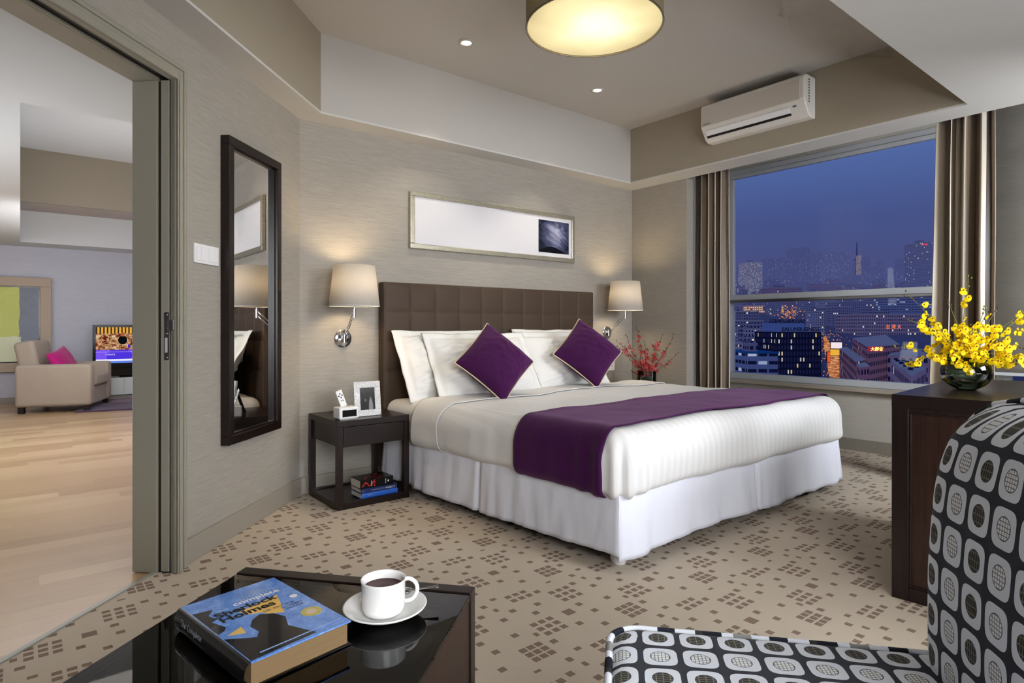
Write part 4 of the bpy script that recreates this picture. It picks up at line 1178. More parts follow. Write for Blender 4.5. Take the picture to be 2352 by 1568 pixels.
# local: x along far edge (u), y negative toward camera (v=-y)
TW, TV, TZ = .572, .86, .42
MB().box(0, TW, -.036, 0, 0, TZ).build('end_panel', M['wengeZ'], tb, bevel=.002)
MB().box(TW-.024, TW-.003, -TV+.036, -.036, 0, TZ-.012).build('side_panel', M['wengeP'], tb, bevel=.001)
MB().box(0, TW, -TV, -TV+.036, 0, TZ).build('end_panel', M['wengeZ'], tb, bevel=.002)
MB().box(.0, TW-.001, -TV+.038, -.038, TZ-.013, TZ-.003).build('glass_top', M['table_glass'], tb, bevel=.001)
MB().box(.05, TW-.024, -TV+.036, -.036, .05, .068).build('lower_shelf', M['black_matte'], tb)
GZ = TZ-.0025
# the big book
def cover_art():
    g = G('blue_book_cover'); o = g.coord(); q = g.xyz(o)
    n = g.noise(o, 30., 4, .7, .5); n2 = g.noise(o, 160., 2)
    f = g.m_('ADD', g.m_('MULTIPLY', n, .7), g.m_('MULTIPLY', n2, .3))
    c = g.ramp(f, [(.3, lin((66, 112, 192))), (.55, lin((112, 158, 230))), (.75, lin((184, 208, 242)))])
    return g.done(g.bsdf(c, .16, coat=.5))
bkw, bkl, bkh = .190, .290, .044
ang = math.atan2(1.337-1.305, .427-.236)
bb = thing('book', 'thick blue hardback with large black title on the coffee table', 'book', (.236, 1.305, GZ+.0005), ang)
# local: x across cover (spine at 0), y negative downward
ca2 = cover_art()
MB().box(.006, bkw-.005, -bkl+.005, -.005, .003, bkh-.003).build('pages', page_mat((150, 122, 84), (104, 84, 58)), bb)
MB().box(.004, bkw, -bkl, 0, bkh-.003, bkh).build('cover', ca2, bb, bevel=.0008)
MB().box(.004, bkw, -bkl, 0, 0, .003).build('back_cover', M['black'], bb, bevel=.0008)
m = MB(); N = 12
pr = [(.004-.012*math.sin(PI*k/N), bkh/2+bkh/2*math.cos(PI*k/N)) for k in range(N+1)]
for k in range(N):
    (x0, z0), (x1, z1) = pr[k], pr[k+1]
    m.quad([(x0, 0, z0), (x0, -bkl, z0), (x1, -bkl, z1), (x1, 0, z1)])
m.build('book_spine', M['black'], bb, smooth=True, weld=.0001)
CZ = bkh+.0003
def flat(poly, name, mat, z=CZ, th=.0002):
    m = MB(); m.prism([(s*bkw, -t*bkl) for s, t in poly], z, z+th); return m.build(name, mat, bb)
ink = plain('cover_black', (10, 12, 16), .2, coat=.4); yel = plain('cover_yellow', (236, 190, 96), .3, coat=.4)
flat([(.03, .17), (.21, .20), (.12, .27), (.15, .355), (.09, .37), (.14, .50), (.10, .54), (.03, .56)], 'rooftop_motif', ink)
flat([(.03, .64), (.25, .76), (.31, .70), (.30, .60), (.37, .53), (.47, .49), (.57, .54), (.62, .64), (.55, .76), (.66, .97), (.03, .985)], 'hill_motif', ink)
flat([(.36, .36), (.80, .30), (.72, .46), (.66, .58), (.54, .52), (.50, .47), (.40, .44)], 'yellow_motif', yel, CZ-.0001)
flat([(.08, .61), (.24, .56), (.22, .66)], 'yellow_motif', yel, CZ-.0001)
m = MB(); m.lathe([(0, 0), (.019, 0), (.019, .0003), (0, .0003)], (.845*bkw, -.70*bkl, CZ), 32); m.build('gold_seal', plain('seal', (196, 180, 96), .4), bb)
m = MB(); m.lathe([(0, 0), (.010, 0), (.010, .0002), (0, .0002)], (.845*bkw, -.70*bkl, CZ+.0003), 24); m.build('seal_centre', plain('seal_c', (214, 190, 170), .4), bb)
m = MB()
for k in range(11):
    s0 = .50+.035*k; m.prism([(s0*bkw, -.10*bkl-.02*abs(k-5)*.1), (s0*bkw+.0014, -.10*bkl), (s0*bkw-.004+.0014, -.215*bkl), (s0*bkw-.004, -.215*bkl)], CZ, CZ+.0002)
m.build('dome_motif', plain('cover_pale', (170, 180, 180), .4), bb)
flat([(.14, .935), (.96, .925), (.96, .935), (.14, .945)], 'line_motif', plain('cover_lightblue', (150, 184, 236), .4), CZ+.0004)
def covt(txt, s, t, size, mat, sq=1., bold=0.): return text('title_lettering', txt, size, mat, bb, frame_mtx((s*bkw, -t*bkl, CZ+.00035), (1, 0, 0), (0, 1, 0)), .00004, 'LEFT', sq, bold=bold)
tblk = plain('title_black', (8, 9, 14), .25)
covt('the', .20, .275, .016, plain('cover_paleblue', (150, 186, 226), .3), 1.1, .0004)
covt('complete', .38, .258, .0215, whi, 1.15, .0004)
covt('Sherlock', .15, .350, .0295, tblk, 1.12, .0009); covt('Holmes', .15, .432, .0295, tblk, 1.12, .0009)
covt('SIR ARTHUR', .52, .490, .0108, plain('title_navy', (24, 40, 92), .3), 1.05)
covt('CONAN', .68, .525, .0108, plain('title_navy2', (24, 40, 92), .3), 1.05); covt('DOYLE', .70, .560, .0108, plain('title_navy3', (24, 40, 92), .3), 1.05)
m = MB(); m.lathe([(0, 0), (.0075, 0), (.0075, .0002), (0, .0002)], (.90*bkw, -.405*bkl, CZ+.0004), 20); m.build('white_dot', whi, bb)
text('spine_lettering', 'The Complete', .016, plain('spine_grey', (120, 122, 130), .4), bb, frame_mtx((-.0085, -.03, bkh*.55), (0, -1, 0), (.15, 0, 1)), .0002, 'LEFT')

# cup and saucer
CXp, CYp = .5707, 1.110
sa = thing('saucer', 'white porcelain saucer under the teacup on the coffee table', 'saucer', (CXp, CYp, GZ+.0005))
MB().lathe([(0, .004), (.030, .004), (.033, 0), (.038, 0), (.050, .006), (.070, .016), (.082, .023), (.083, .0255), (.080, .0255), (.066, .019), (.048, .011), (.034, .009), (0, .009)], n=64).build('dish', M['white_gloss'], sa, smooth=True)
cp = thing('teacup', 'white straight sided cup of dark red tea on its saucer', 'cup', (CXp-.004, CYp, GZ+.0105))
MB().lathe([(0, .003), (.030, .003), (.032, 0), (.036, .001), (.0405, .006), (.0425, .014), (.0440, .064), (.0448, .0675), (.0425, .068), (.0410, .062), (.0395, .016), (.034, .008), (0, .007)], n=64).build('cup_body', M['white_gloss'], cp, smooth=True)
MB().lathe([(0, .051), (.0408, .051)], n=40).build('tea', M['tea'], cp)
hd = Vector((.777*.92+.629*.3, -.629*.92+.777*.3, 0)).normalized()
pts = []
for k in range(17):
    a = -1.25+2.75*k/16; pts.append(hd*(.043+.022*math.cos(a)*1.15)+Vector((0, 0, .038+.024*math.sin(a))))
pts[0] = hd*.0415+Vector((0, 0, .016)); pts[-1] = hd*.0425+Vector((0, 0, .060))
MB().tube(pts, .0042, 10).build('handle', M['white_gloss'], cp, smooth=True)
sp = thing('teaspoon', 'steel teaspoon resting on the saucer behind the cup handle', 'spoon', (CXp, CYp, GZ))
q0 = hd*.035+FV*.040; q1 = hd*.105+FV*.030
def spn(u, v):
    p = q0.lerp(q1, u); wd = .0035+.0035*sstep(.6, 1, u); s_ = (q1-q0).normalized().cross(Vector((0, 0, 1)))
    return p+s_*wd*(v*2-1)+Vector((0, 0, .030+.004*u))
MB().grid(spn, 12, 3).build('handle', M['steel'], sp, smooth=True, solid=.0015)
m = MB(); m.lathe([(.011*math.sin(a), -.006*math.cos(a)) for a in [PI/2*k/6 for k in range(7)]], q0+Vector((0, 0, .0305)), 20); m.build('bowl', M['steel'], sp, smooth=True, solid=.001)

# ------------------------------------------------------------------ living room furniture
ac_ = thing('armchair', 'beige upholstered armchair seen through the doorway', 'armchair', (.475, 9.21, 0), R(-20))
ac_.scale = (.94, .97, .93)
def softbox(name, x0, x1, y0, y1, z0, z1, r, mat, parent):
    return MB().box(x0, x1, y0, y1, z0, z1).build(name, mat, parent, bevel=r, seg=4, smooth='auto')
# chair faces +x ; back at -x
softbox('arm', -.44, .36, -.43, -.27, .075, .60, .04, M['armchair'], ac_)
softbox('arm', -.44, .36, .27, .43, .075, .60, .04, M['armchair'], ac_)
MB().box(-.40, .33, -.27, .27, .075, .30).build('seat_base', M['armchair'], ac_, bevel=.015)
softbox('seat_cushion', -.20, .37, -.268, .268, .305, .46, .04, M['armchair'], ac_)
o = MB().box(-.11, .11, -.268, .268, 0, .62).build('backrest', M['armchair'], ac_, bevel=.05, seg=4, smooth='auto'); o.location = (-.30, 0, .28); o.rotation_euler = (0, R(-11), 0)
for x in (-.38, .30):
    for y in (-.38, .38): MB().box(x-.03, x+.03, y-.03, y+.03, 0, .075).build('foot', M['wengeZ'], ac_)
mc = pillow('cushion', .46, .40, .15, M['magenta'], seed=21, wr=.003); tag(mc, 'magenta cushion on the beige armchair', 'cushion')
place(mc, (.415, 9.14, .545), R(66), R(62), R(12))
rg = thing('area_rug', 'dark plum rug with mauve blocks on the wooden floor', 'rug', (1.30, 9.15, -.003), R(-14))
MB().box(-.68, 1., -.62, .62, 0, .018).build('rug_field', M['rug'], rg, bevel=.004)
MB().box(-.15, .45, -.35, .1, .018, .020).build('rug_block', M['rug2'], rg); MB().box(-.45, -.05, .15, .55, .018, .020).build('rug_block', M['rug2'], rg)
tvc = thing('tv_cabinet', 'low white cabinet under the television', 'cabinet', (1.35, 10.02, 0))
MB().box(-.62, .9, -.20, .26, .07, .303).build('carcass', plain('cabinet_white', (214, 216, 212), .5), tvc, bevel=.003)
for k in range(4): MB().box(-.61+.37*k, -.248+.37*k, -.215, -.20, .075, .298).build('door', plain('cabinet_door', (206, 210, 204), .5), tvc, bevel=.002)
MB().box(-.60, .88, -.18, .24, -.004, .07).build('plinth', M['base'], tvc)
def tv_screen():
    g = G('tv_picture'); q = g.xyz(g.coord('UV')); uv = g.coord('UV')
    n = g.noise(g.vec(g.m_('MULTIPLY', q[0], 14.), g.m_('MULTIPLY', q[1], 9.)), 1.2, 5, .8, .6)
    street = g.ramp(n, [(.30, lin((20, 14, 12))), (.45, lin((120, 40, 26))), (.55, lin((200, 160, 110))), (.66, lin((236, 226, 206)))])
    bld = g.m_('LESS_THAN', g.m_('FRACT', g.m_('MULTIPLY', q[0], 26.)), .42)
    house = g.mix(bld, lin((232, 168, 60)), lin((52, 44, 40)))
    c = g.mix(g.m_('GREATER_THAN', q[1], .82), street, house)
    def ell(cx, cy, a, b): return g.m_('LESS_THAN', g.m_('ADD', g.m_('POWER', g.m_('DIVIDE', g.m_('ABSOLUTE', g.m_('SUBTRACT', q[0], cx)), a), 2.), g.m_('POWER', g.m_('DIVIDE', g.m_('ABSOLUTE', g.m_('SUBTRACT', q[1], cy)), b), 2.)), 1.)
    c = g.mix(ell(.285, .64, .05, .12), c, lin((14, 14, 16)))
    c = g.mix(ell(.285, .80, .022, .06), c, lin((168, 92, 60)))
    c = g.mix(ell(.355, .46, .014, .06), c, lin((60, 50, 190)))
    ban = g.mix(ell(.25, .2, .14, .2), lin((120, 84, 236)), lin((78, 52, 220)))
    ban = g.mix(g.m_('LESS_THAN', g.m_('ABSOLUTE', g.m_('SUBTRACT', q[1], .31)), .004), ban, lin((220, 190, 250)))
    c = g.mix(g.m_('LESS_THAN', q[1], .37), c, ban)
    tick = g.mix(g.m_('GREATER_THAN', q[1], .06), lin((96, 130, 226)), lin((236, 238, 248)))
    c = g.mix(g.m_('LESS_THAN', q[1], .11), c, tick)
    return g.done(g.emis(c, 1.))
tv = thing('television', 'flat black television showing a bright news broadcast', 'television', (1.36, 9.95, .325))
MB().box(-.60, .55, -.02, .03, .10, .70).build('bezel', M['black'], tv, bevel=.004)
sc_ = MB(); sc_.quad([(-.565, -.0215, .175), (.515, -.0215, .175), (.515, -.0215, .668), (-.565, -.0215, .668)], ((0, 0), (1, 0), (1, 1), (0, 1)))
sc_.build('screen', tv_screen(), tv)
text('screen_lettering', 'Luxury', .040, emat('screen_white', (230, 220, 250), 1.), tv, frame_mtx((-.40, -.0225, .285), (1, 0, 0), (0, 0, 1)), .0003)
MB().box(-.3, .25, -.1, .08, -.02, .0).build('stand_foot', M['black'], tv); MB().box(-.08, .03, -.01, .02, 0, .10).build('stand_neck', M['black'], tv)
MB().box(-.58, .53, -.05, .03, .0, .098).build('speaker_bar', M['black'], tv, bevel=.004)
def abstract():
    g = G('abstract_canvas'); q = g.xyz(g.coord()); o = g.coord()
    n = g.noise(o, 7., 4, .7, .8)
    xx = g.m_('ADD', q[0], g.m_('MULTIPLY', g.m_('SUBTRACT', n, .5), .06))
    c = g.mix(g.m_('GREATER_THAN', xx, .41), g.mix(n, lin((186, 196, 96)), lin((212, 216, 128))), g.mix(n, lin((112, 118, 132)), lin((140, 146, 158))))
    w1 = g.m_('MULTIPLY', g.m_('LESS_THAN', g.m_('ADD', q[2], g.m_('MULTIPLY', n, .08)), -.12), g.m_('MULTIPLY', g.m_('GREATER_THAN', xx, .1), g.m_('LESS_THAN', xx, .43)))
    c = g.mix(g.m_('MULTIPLY', w1, .75), c, lin((226, 230, 206)))
    return g.done(g.bsdf(c, .6))
pt = thing('framed_painting', 'large abstract yellow green and grey painting in wide beige frame', 'painting', (-.42, LY-.05, 1.03))
w, h, fw = .745, .62, .12
m = MB()
for bx in ((-w, w, h-fw, h), (-w, w, -h, -h+fw), (-w, -w+fw, -h+fw, h-fw), (w-fw, w, -h+fw, h-fw)): m.box(bx[0], bx[1], -.03, .03, bx[2], bx[3])
m.build('frame', plain('beige_frame', (176, 158, 138), .55), pt, bevel=.006)
MB().box(-w+fw, w-fw, -.012, .0, -h+fw, h-fw).build('inner_liner', M['black'], pt)
MB().box(-w+fw+.014, w-fw-.014, -.018, -.012, -h+fw+.014, h-fw-.014).build('canvas', abstract(), pt)

# ------------------------------------------------------------------ city outside (steps up a long rise away from the hotel)
HC = 40.
FW = Vector((.6293, .7771, 0)); RT = Vector((.7771, -.6293, 0))
SL = .1075
def gz(d): return 1-HC+SL*d
def cpos(px, d): return FW*d+RT*((px-1176)/1395*d)
HAZE = lin((72, 80, 130))  # haze is painted into the city materials, stronger with distance
def facade(name, wall, px_=(3.2, 3.4), lit=.12, win=(.55, .5), haze=0., litc=(255, 236, 190), dark=(20, 26, 58), es=1.2, seed=1.):
    g = G(name); q = g.xyz(g.n('ShaderNodeUVMap').outputs[0])
    cu = g.m_('DIVIDE', q[0], px_[0]); cv = g.m_('DIVIDE', q[1], px_[1])
    mu = g.m_('LESS_THAN', g.m_('ABSOLUTE', g.m_('SUBTRACT', g.m_('FRACT', cu), .5)), win[0]/2)
    mv = g.m_('LESS_THAN', g.m_('ABSOLUTE', g.m_('SUBTRACT', g.m_('FRACT', cv), .5)), win[1]/2)
    mk = g.m_('MULTIPLY', mu, mv)
    oi = g.n('ShaderNodeObjectInfo').outputs['Random']
    geo = g.xyz(g.n('ShaderNodeNewGeometry').outputs['True Normal'])
    rn_ = g.white(g.vec(g.m_('FLOOR', cu), g.m_('FLOOR', cv), g.m_('ADD', g.m_('MULTIPLY', oi, 37.), g.m_('ADD', seed, geo[0]))))
    on = g.m_('MULTIPLY', g.m_('LESS_THAN', rn_, lit), mk)
    horiz = g.m_('LESS_THAN', g.m_('ABSOLUTE', geo[2]), .5)
    mk = g.m_('MULTIPLY', mk, horiz); on = g.m_('MULTIPLY', on, horiz)
    nz = g.noise(g.coord(), .15, 2)
    base = g.mix(nz, tuple(v*.8 for v in lin(wall)), lin(wall))
    c = g.mix(mk, base, lin(dark))
    dif = g.n('ShaderNodeBsdfDiffuse'); g.put(dif.inputs[0], c)
    amb = g.emis(c, .34)  # ambient light painted in as a glow of the wall colour
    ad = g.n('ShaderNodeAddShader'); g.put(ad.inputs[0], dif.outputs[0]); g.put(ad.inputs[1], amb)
    sh = g.mixs(haze, ad.outputs[0], g.emis(HAZE+(1,), .95))  # distance haze painted over the facade as flat emission
    wv = g.white(g.vec(g.m_('FLOOR', cv), g.m_('FLOOR', cu), 3.))
    lc = g.mix(wv, lin(litc), lin((214, 226, 255)))
    return g.done(g.mixs(on, sh, g.emis(lc, es*.8*(1-.6*haze))))
snow = {}
def roofm(haze, c=(176, 182, 204)):
    k = (round(haze, 1), c)
    if k not in snow:
        g = G('snowy_roof'); n = g.noise(g.coord(), .25, 4, .7)
        col = g.mix(n, tuple(v*.45 for v in lin(c)), lin(c))
        d = g.n('ShaderNodeBsdfDiffuse'); g.put(d.inputs[0], col)
        ad = g.n('ShaderNodeAddShader'); g.put(ad.inputs[0], d.outputs[0]); g.put(ad.inputs[1], g.emis(col, .12))  # ambient light painted into the roof as faint emission
        snow[k] = g.done(g.mixs(haze, ad.outputs[0], g.emis(HAZE+(1,), .95)))  # roof fades into painted haze
    return snow[k]
FM = {}
def fmat(kind, haze):
    k = (kind, round(haze, 1))
    if k not in FM:
        a = dict(block=dict(wall=(92, 96, 140), px_=(1.3, 1.5), lit=.035), slab=dict(wall=(116, 122, 166), px_=(1.1, 1.35), lit=.04, win=(.5, .55)),
                 white=dict(wall=(188, 182, 190), px_=(1.25, 1.5), lit=.25, win=(.5, .5), es=.7), brick=dict(wall=(120, 88, 116), px_=(1.5, 1.7), lit=.03),
                 office=dict(wall=(88, 104, 158), px_=(2.2, 1.7), lit=.10, win=(.82, .42), litc=(150, 180, 236), es=.7), dorm=dict(wall=(118, 106, 142), px_=(1.35, 1.9), lit=.05, win=(.5, .5)),
                 tower=dict(wall=(20, 24, 56), px_=(.79, 1.5), lit=.2, win=(.45, .62), dark=(40, 44, 84), litc=(250, 226, 160), es=.75),
                 far=dict(wall=(74, 82, 128), px_=(3., 2.6), lit=.05, win=(.35, .35), es=.7), warm=dict(wall=(200, 120, 60), px_=(1.6, 1.6), lit=.8, win=(.7, .6), litc=(255, 190, 90), es=1.0))[kind]
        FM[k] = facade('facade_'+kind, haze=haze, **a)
    return FM[k]
def building(px0, px1, ytop, d, depth, kind, label, yaw=0., group='city buildings', name='building', roofc=(176, 182, 204), extra=None, setback=True):
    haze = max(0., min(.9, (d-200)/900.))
    w = (px1-px0)/1395*d; c = cpos((px0+px1)/2, d); zt = 1-(ytop-750)/1395*d; z0 = min(gz(d)-6, zt-4)
    t = thing(name, label, 'building', (c.x, c.y, z0), math.atan2(RT.y, RT.x)+R(yaw), group)
    H = zt-z0
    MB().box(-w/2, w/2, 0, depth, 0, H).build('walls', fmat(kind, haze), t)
    if setback:
        m = MB(); m.box(-w/2-.2, w/2+.2, -.2, depth+.2, H, H+.35); m.build('roof', roofm(haze, roofc), t)
        if w > 6 and d < 700:
            m = MB(); m.box(-w*.25, w*.05, depth*.3, depth*.6, H+.35, H+2.6); m.build('roof_house', fmat('block', haze), t)
    return t
# nearest hero buildings
jt = building(1784, 1888, 762, 150, 12, 'tower', 'dark office tower with unlit roof sign letters in the city view', yaw=4, group=None, setback=False)
wj = 104/1395*150; zt_ = 1-(762-750)/1395*150; Hj = zt_-jt.location.z
MB().box(-wj/2, wj/2, 0, 12, Hj, Hj+.2).build('roof', roofm(0, (130, 150, 200)), jt)
MB().box(-wj/2, wj/2, 7.5, 7.8, Hj, Hj+2.2).build('roof_parapet', emat('parapet_blue', (50, 68, 128), .9), jt)  # parapet emits: ambient light painted in, not a lit panel
dkl = plain('sign_dark', (18, 24, 66), .6)
text('sign_lettering', 'JIALUNBUSINESS', 1.32, dkl, jt, frame_mtx((0.3, -.1, Hj+.25), (1, 0, 0), (0, 0, 1)), .05, bold=.01)
text('sign_lettering', 'JIALUNBUSINESS', 1.30, dkl, jt, frame_mtx((.75, 7.2, Hj+2.3), (1, 0, 0), (0, 0, 1)), .05, mirror=True, bold=.01)
building(1716, 1786, 812, 128, 12, 'office', 'low office block with flat bright blue roof beside dark tower', yaw=-2, group=None, roofc=(40, 110, 190))
building(1660, 1714, 822, 165, 14, 'brick', 'small red brick house at the left edge of city view', group=None, roofc=(90, 60, 90))
building(1697, 1782, 790, 190, 14, 'slab', 'pale apartment row with gabled attic behind blue roofed office', group=None)
building(1712, 1784, 757, 230, 12, 'slab', 'pale apartment terrace with snowy roof beside a brick chimney', yaw=-3, group=None)
building(1700, 1706, 749, 226, 2.2, 'block', 'tall slim brick chimney beside snowy terrace', group=None, name='chimney', setback=False)
building(1662, 1752, 737, 285, 14, 'block', 'grey block with lit upper windows left of dark tower', yaw=-3, group=None)
building(1662, 1742, 716, 320, 16, 'block', 'long dim block just under the window rail at left', yaw=-2, group=None)
# street side: buildings given by their roof outlines
def roofed(pts, drop, kind, label, roofc=(176, 182, 204), group=None, vents=0):
    P_ = [cpos(x, 1395*drop/(y-750)) for x, y in pts]; z = 1-drop
    ds = [1395*drop/(y-750) for x, y in pts]; c = sum(P_, Vector())/len(P_); z0 = min(gz(min(ds)), z-4)-2
    t = thing('building', label, 'building', (c.x, c.y, z0), 0, group); H = z-z0
    m = MB(); n = len(P_); Q = [p-c for p in P_]
    for i in range(n):
        a_, b_ = Q[i], Q[(i+1) % n]; L = (b_-a_).length
        m.quad([(a_.x, a_.y, 0), (b_.x, b_.y, 0), (b_.x, b_.y, H), (a_.x, a_.y, H)], ((0, 0), (L, 0), (L, H), (0, H)))
    m.build('walls', fmat(kind, 0), t)
    MB().prism([(q.x*1.01, q.y*1.01) for q in Q], H, H+.12).build('roof', roofm(0, roofc), t)
    for k in range(vents):
        u = (k % 4+.7)/4.6; v = .25 if k < 4 else .62
        p = (Q[0].lerp(Q[1], v)).lerp(Q[3].lerp(Q[2], v), u)
        MB().box(p.x-.2, p.x+.2, p.y-.2, p.y+.2, H+.12, H+.4).build('roof_vent', dark_vent, t)
    return t
dark_vent = plain('roof_vent_dark', (44, 46, 82), .8)
roofed([(1958, 777), (2034, 769), (2066, 791), (1994, 798)], 4.2, 'brick', 'large hall with two snowy roof planes and red neon sign')
roofed([(2040, 817), (2052, 806), (2110, 803), (2135, 818)], 6, 'dorm', 'pale corner block with thin snowy roof in front of neon hall')
roofed([(2047, 829), (2083, 827), (2128, 846), (2094, 865)], 5, 'dorm', 'nearest pale apartment block with snow covered roof vents', vents=8)
roofed([(1962, 832), (1984, 830), (1997, 841), (1974, 844)], 7, 'brick', 'low snowy roofed annex at the end of lit street')
roofed([(1928, 801), (1944, 797), (1988, 826), (1966, 831)], 6.5, 'brick', 'row of small snowy roofed shops beside the lit street')
roofed([(1990, 786), (2030, 783), (2044, 792), (2004, 797)], 3.0, 'brick', 'flat annex behind the red neon board', group=None) if False else None
building(1962, 2140, 722, 330, 18, 'dorm', 'long institutional building with scattered lit windows and red sign', yaw=8, group=None)
building(1915, 1958, 705, 370, 22, 'block', 'grey stepped block with two columns of lit windows', yaw=5, group=None)
building(1940, 2010, 692, 400, 26, 'block', 'wide dim block behind the institutional building', yaw=3, group=None)
building(2028, 2145, 682, 420, 22, 'office', 'long blue office slab with rows of bright strip windows', yaw=6, group=None)
building(1886, 1916, 690, 420, 14, 'slab', 'stepped slab tower right of the golden junction', yaw=-12, group=None)
building(1868, 1894, 716, 330, 12, 'slab', 'low pale building with glowing sign band at junction', yaw=-8, group=None)
building(1719, 1800, 702, 470, 18, 'warm', 'glowing golden floodlit building below the window rail', yaw=0, group=None)
# mid and far districts
building(1718, 1752, 602, 640, 22, 'white', 'tall pale residential tower with dense lit windows', yaw=6, group=None)
building(2118, 2150, 556, 560, 22, 'slab', 'tall dark slab tower with red rooftop sign at right', yaw=8, group=None)
building(1768, 1842, 660, 500, 16, 'brick', 'reddish low building just above the window rail', group=None)
building(1706, 1718, 606, 900, 30, 'slab', 'slim pale slab standing behind the pale residential tower', group=None)
for (a, b_, y) in ((1766, 1784, 594), (1793, 1811, 592), (1817, 1837, 590), (1842, 1864, 591)):
    building(a, b_, y, 950, 30, 'slab', 'hazy residential tower left of the long skyline slab', yaw=rnd.uniform(-6, 6), group='hazy residential towers')
building(1868, 1953, 579, 1000, 30, 'slab', 'long ribbed residential slab on the hazy skyline', yaw=3, group=None)
for (a, b_, y) in ((1820, 1838, 570), (1842, 1860, 568)):
    building(a, b_, y, 1350, 30, 'far', 'faint ghostly tower high on the hazy skyline', group='faint ghost towers')
rc = random.Random(12); placed = []
for o in list(COL.objects):
    if o.get('category') == 'building' and o.type == 'EMPTY':
        w_ = max([max(abs(v[0]) for v in c.bound_box) for c in o.children]+[4]); placed.append((Vector((o.location.x, o.location.y, 0)), w_*1.1))
for i in range(420):
    d = rc.uniform(440, 1350); px_ = rc.uniform(1640, 2175); w = rc.uniform(10, 40)
    yb = 600+1395*HC/d; h = rc.uniform(8, 26)*(1 if d < 900 else 1.3)
    if d < 640 and 1770 < px_ < 1835: continue
    cc = cpos(px_+w/2, d)
    if any((cc-q).length < r_+w/1395*d*.6+6 for q, r_ in placed): continue
    placed.append((cc, w/1395*d*.6+6))
    building(px_, px_+w, yb-h*1395/d*.62, d, rc.uniform(12, 24), rc.choice(['block', 'slab', 'dorm', 'far', 'block', 'brick']), 'low hazy city block among the distant rooftops', yaw=rc.uniform(-15, 15), group='distant city blocks')
for i in range(70):
    d = rc.uniform(1150, 1500); px_ = rc.uniform(1960, 2165); w = rc.uniform(8, 22)
    cc = cpos(px_+w/2, d)
    if any((cc-q).length < r_+w/1395*d*.6+6 for q, r_ in placed): continue
    placed.append((cc, w/1395*d*.6+6))
    building(px_, px_+w, rc.uniform(588, 618), d, 20, 'far', 'hazy skyline block right of the television mast', group='hazy skyline blocks')
# mast
dm = 1100; mt = thing('radio_mast', 'slender television mast rising from the hazy skyline', 'mast', (*cpos(1968, dm)[:2], gz(dm)))
zt_ = 1-(556-750)/1395*dm
g = G('mast_haze'); mh = g.done(g.emis(lin((48, 54, 104))+(1,), .8))  # mast painted as a flat haze-toned glow
MB().tube([(0, 0, 0), (0, 0, (zt_-gz(dm))*.55), (0, 0, zt_-gz(dm))], [3.6, 2.0, .7], 6).build('lattice', mh, mt)
MB().lathe([(0, 0), (3.5, 0), (3.5, 4), (0, 4)], (0, 0, (zt_-gz(dm))*.55), 10).build('platform', mh, mt)
tl = building(1972, 1978, 586, 1080, 8, 'warm', 'orange lit clock tower beside the television mast', group=None, name='lit_tower', setback=False)
# signs
nr = emat('neon_red', (255, 60, 60), 1.3); ny = emat('neon_yellow', (250, 220, 110), 1.6)
def sign(px_, py_, d, w, h, label, txt, size, mt_txt, board=None, yaw=0.):
    c = cpos(px_, d); z = 1-(py_-750)/1395*d
    t = thing('neon_sign', label, 'sign', (c.x, c.y, z), math.atan2(RT.y, RT.x)+R(yaw))
    if board: MB().box(-w/2, w/2, 0, .3, -h/2, h/2).build('sign_board', board, t)
    text('sign_lettering', txt, size, mt_txt, t, frame_mtx((0, -.15, -size*.38), (1, 0, 0), (0, 0, 1)), .03, bold=.02)
    return t
sign(2013, 801, 119, 3.0, .95, 'red neon board with three yellow characters on the snowy hall', '大都會', .82, ny, emat('board_red', (176, 48, 84), .7), 0)
sign(2052, 750, 325, 9, 2, 'three separate red orange characters on the long institutional building', '台 湾 大', 2.6, emat('neon_orange', (240, 120, 80), 1.2), None, 8)
sign(2123, 561, 555, 9, 2, 'red neon characters on top of the tall slab tower', '國貿大厦', 1.7, nr, None, 8)
sign(1846, 822, 143, 1, 1, 'tiny white sign on the dark tower', '', .3, whi) if False else None
# street, with its lamp light painted into the road as emission
road_c = []
rpt = [(1895, 774, 3), (1899, 790, 7), (1905, 807, 11), (1914, 825, 17), (1925, 845, 24), (1940, 870, 34), (1955, 890, 44)]
for x_, y_, w_ in rpt:
    d = 1395*HC/(y_-600); road_c.append((cpos(x_, d), d, w_/1395*d))
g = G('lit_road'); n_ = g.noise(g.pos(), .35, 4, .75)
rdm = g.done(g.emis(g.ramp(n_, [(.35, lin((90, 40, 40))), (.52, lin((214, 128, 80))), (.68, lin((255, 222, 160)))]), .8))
m = MB()
for (c0, d0, k0), (c1_, d1_, k1) in zip(road_c, road_c[1:]):
    w0, w1 = k0, k1
    m.quad([(*(c0-RT*w0)[:2], gz(d0)+.3), (*(c0+RT*w0)[:2], gz(d0)+.3), (*(c1_+RT*w1)[:2], gz(d1_)+.3), (*(c1_-RT*w1)[:2], gz(d1_)+.3)])
struct(m.build('street', rdm, weld=.01))
def glow(label, px_, py_, d, w, h, mat, yaw=0.):
    c = cpos(px_, d); z = 1-(py_-750)/1395*d
    t = thing('billboard', label, 'billboard', (c.x, c.y, z), math.atan2(RT.y, RT.x)+R(yaw))
    MB().box(-w/2, w/2, 0, .4, -h/2, h/2).build('panel', mat, t); MB().box(-w/2-.2, w/2+.2, .3, .6, -h/2-.2, h/2+.2).build('backing', dkl, t)
glow('bright white lit billboard along the street', 1921, 793, 235, 3.8, 2.4, emat('board_white', (236, 220, 226), 1.1), -35)
glow('golden lit facade panel along the street under white billboard', 1924, 809, 225, 5, 2.2, emat('gold_panel', (236, 176, 60), 1.), -38)
glow('tall red and yellow vertical neon panel at the street corner', 1904, 820, 180, .7, 3., emat('panel_red', (236, 90, 50), .9), 0)
rl = random.Random(3)
m = MB()
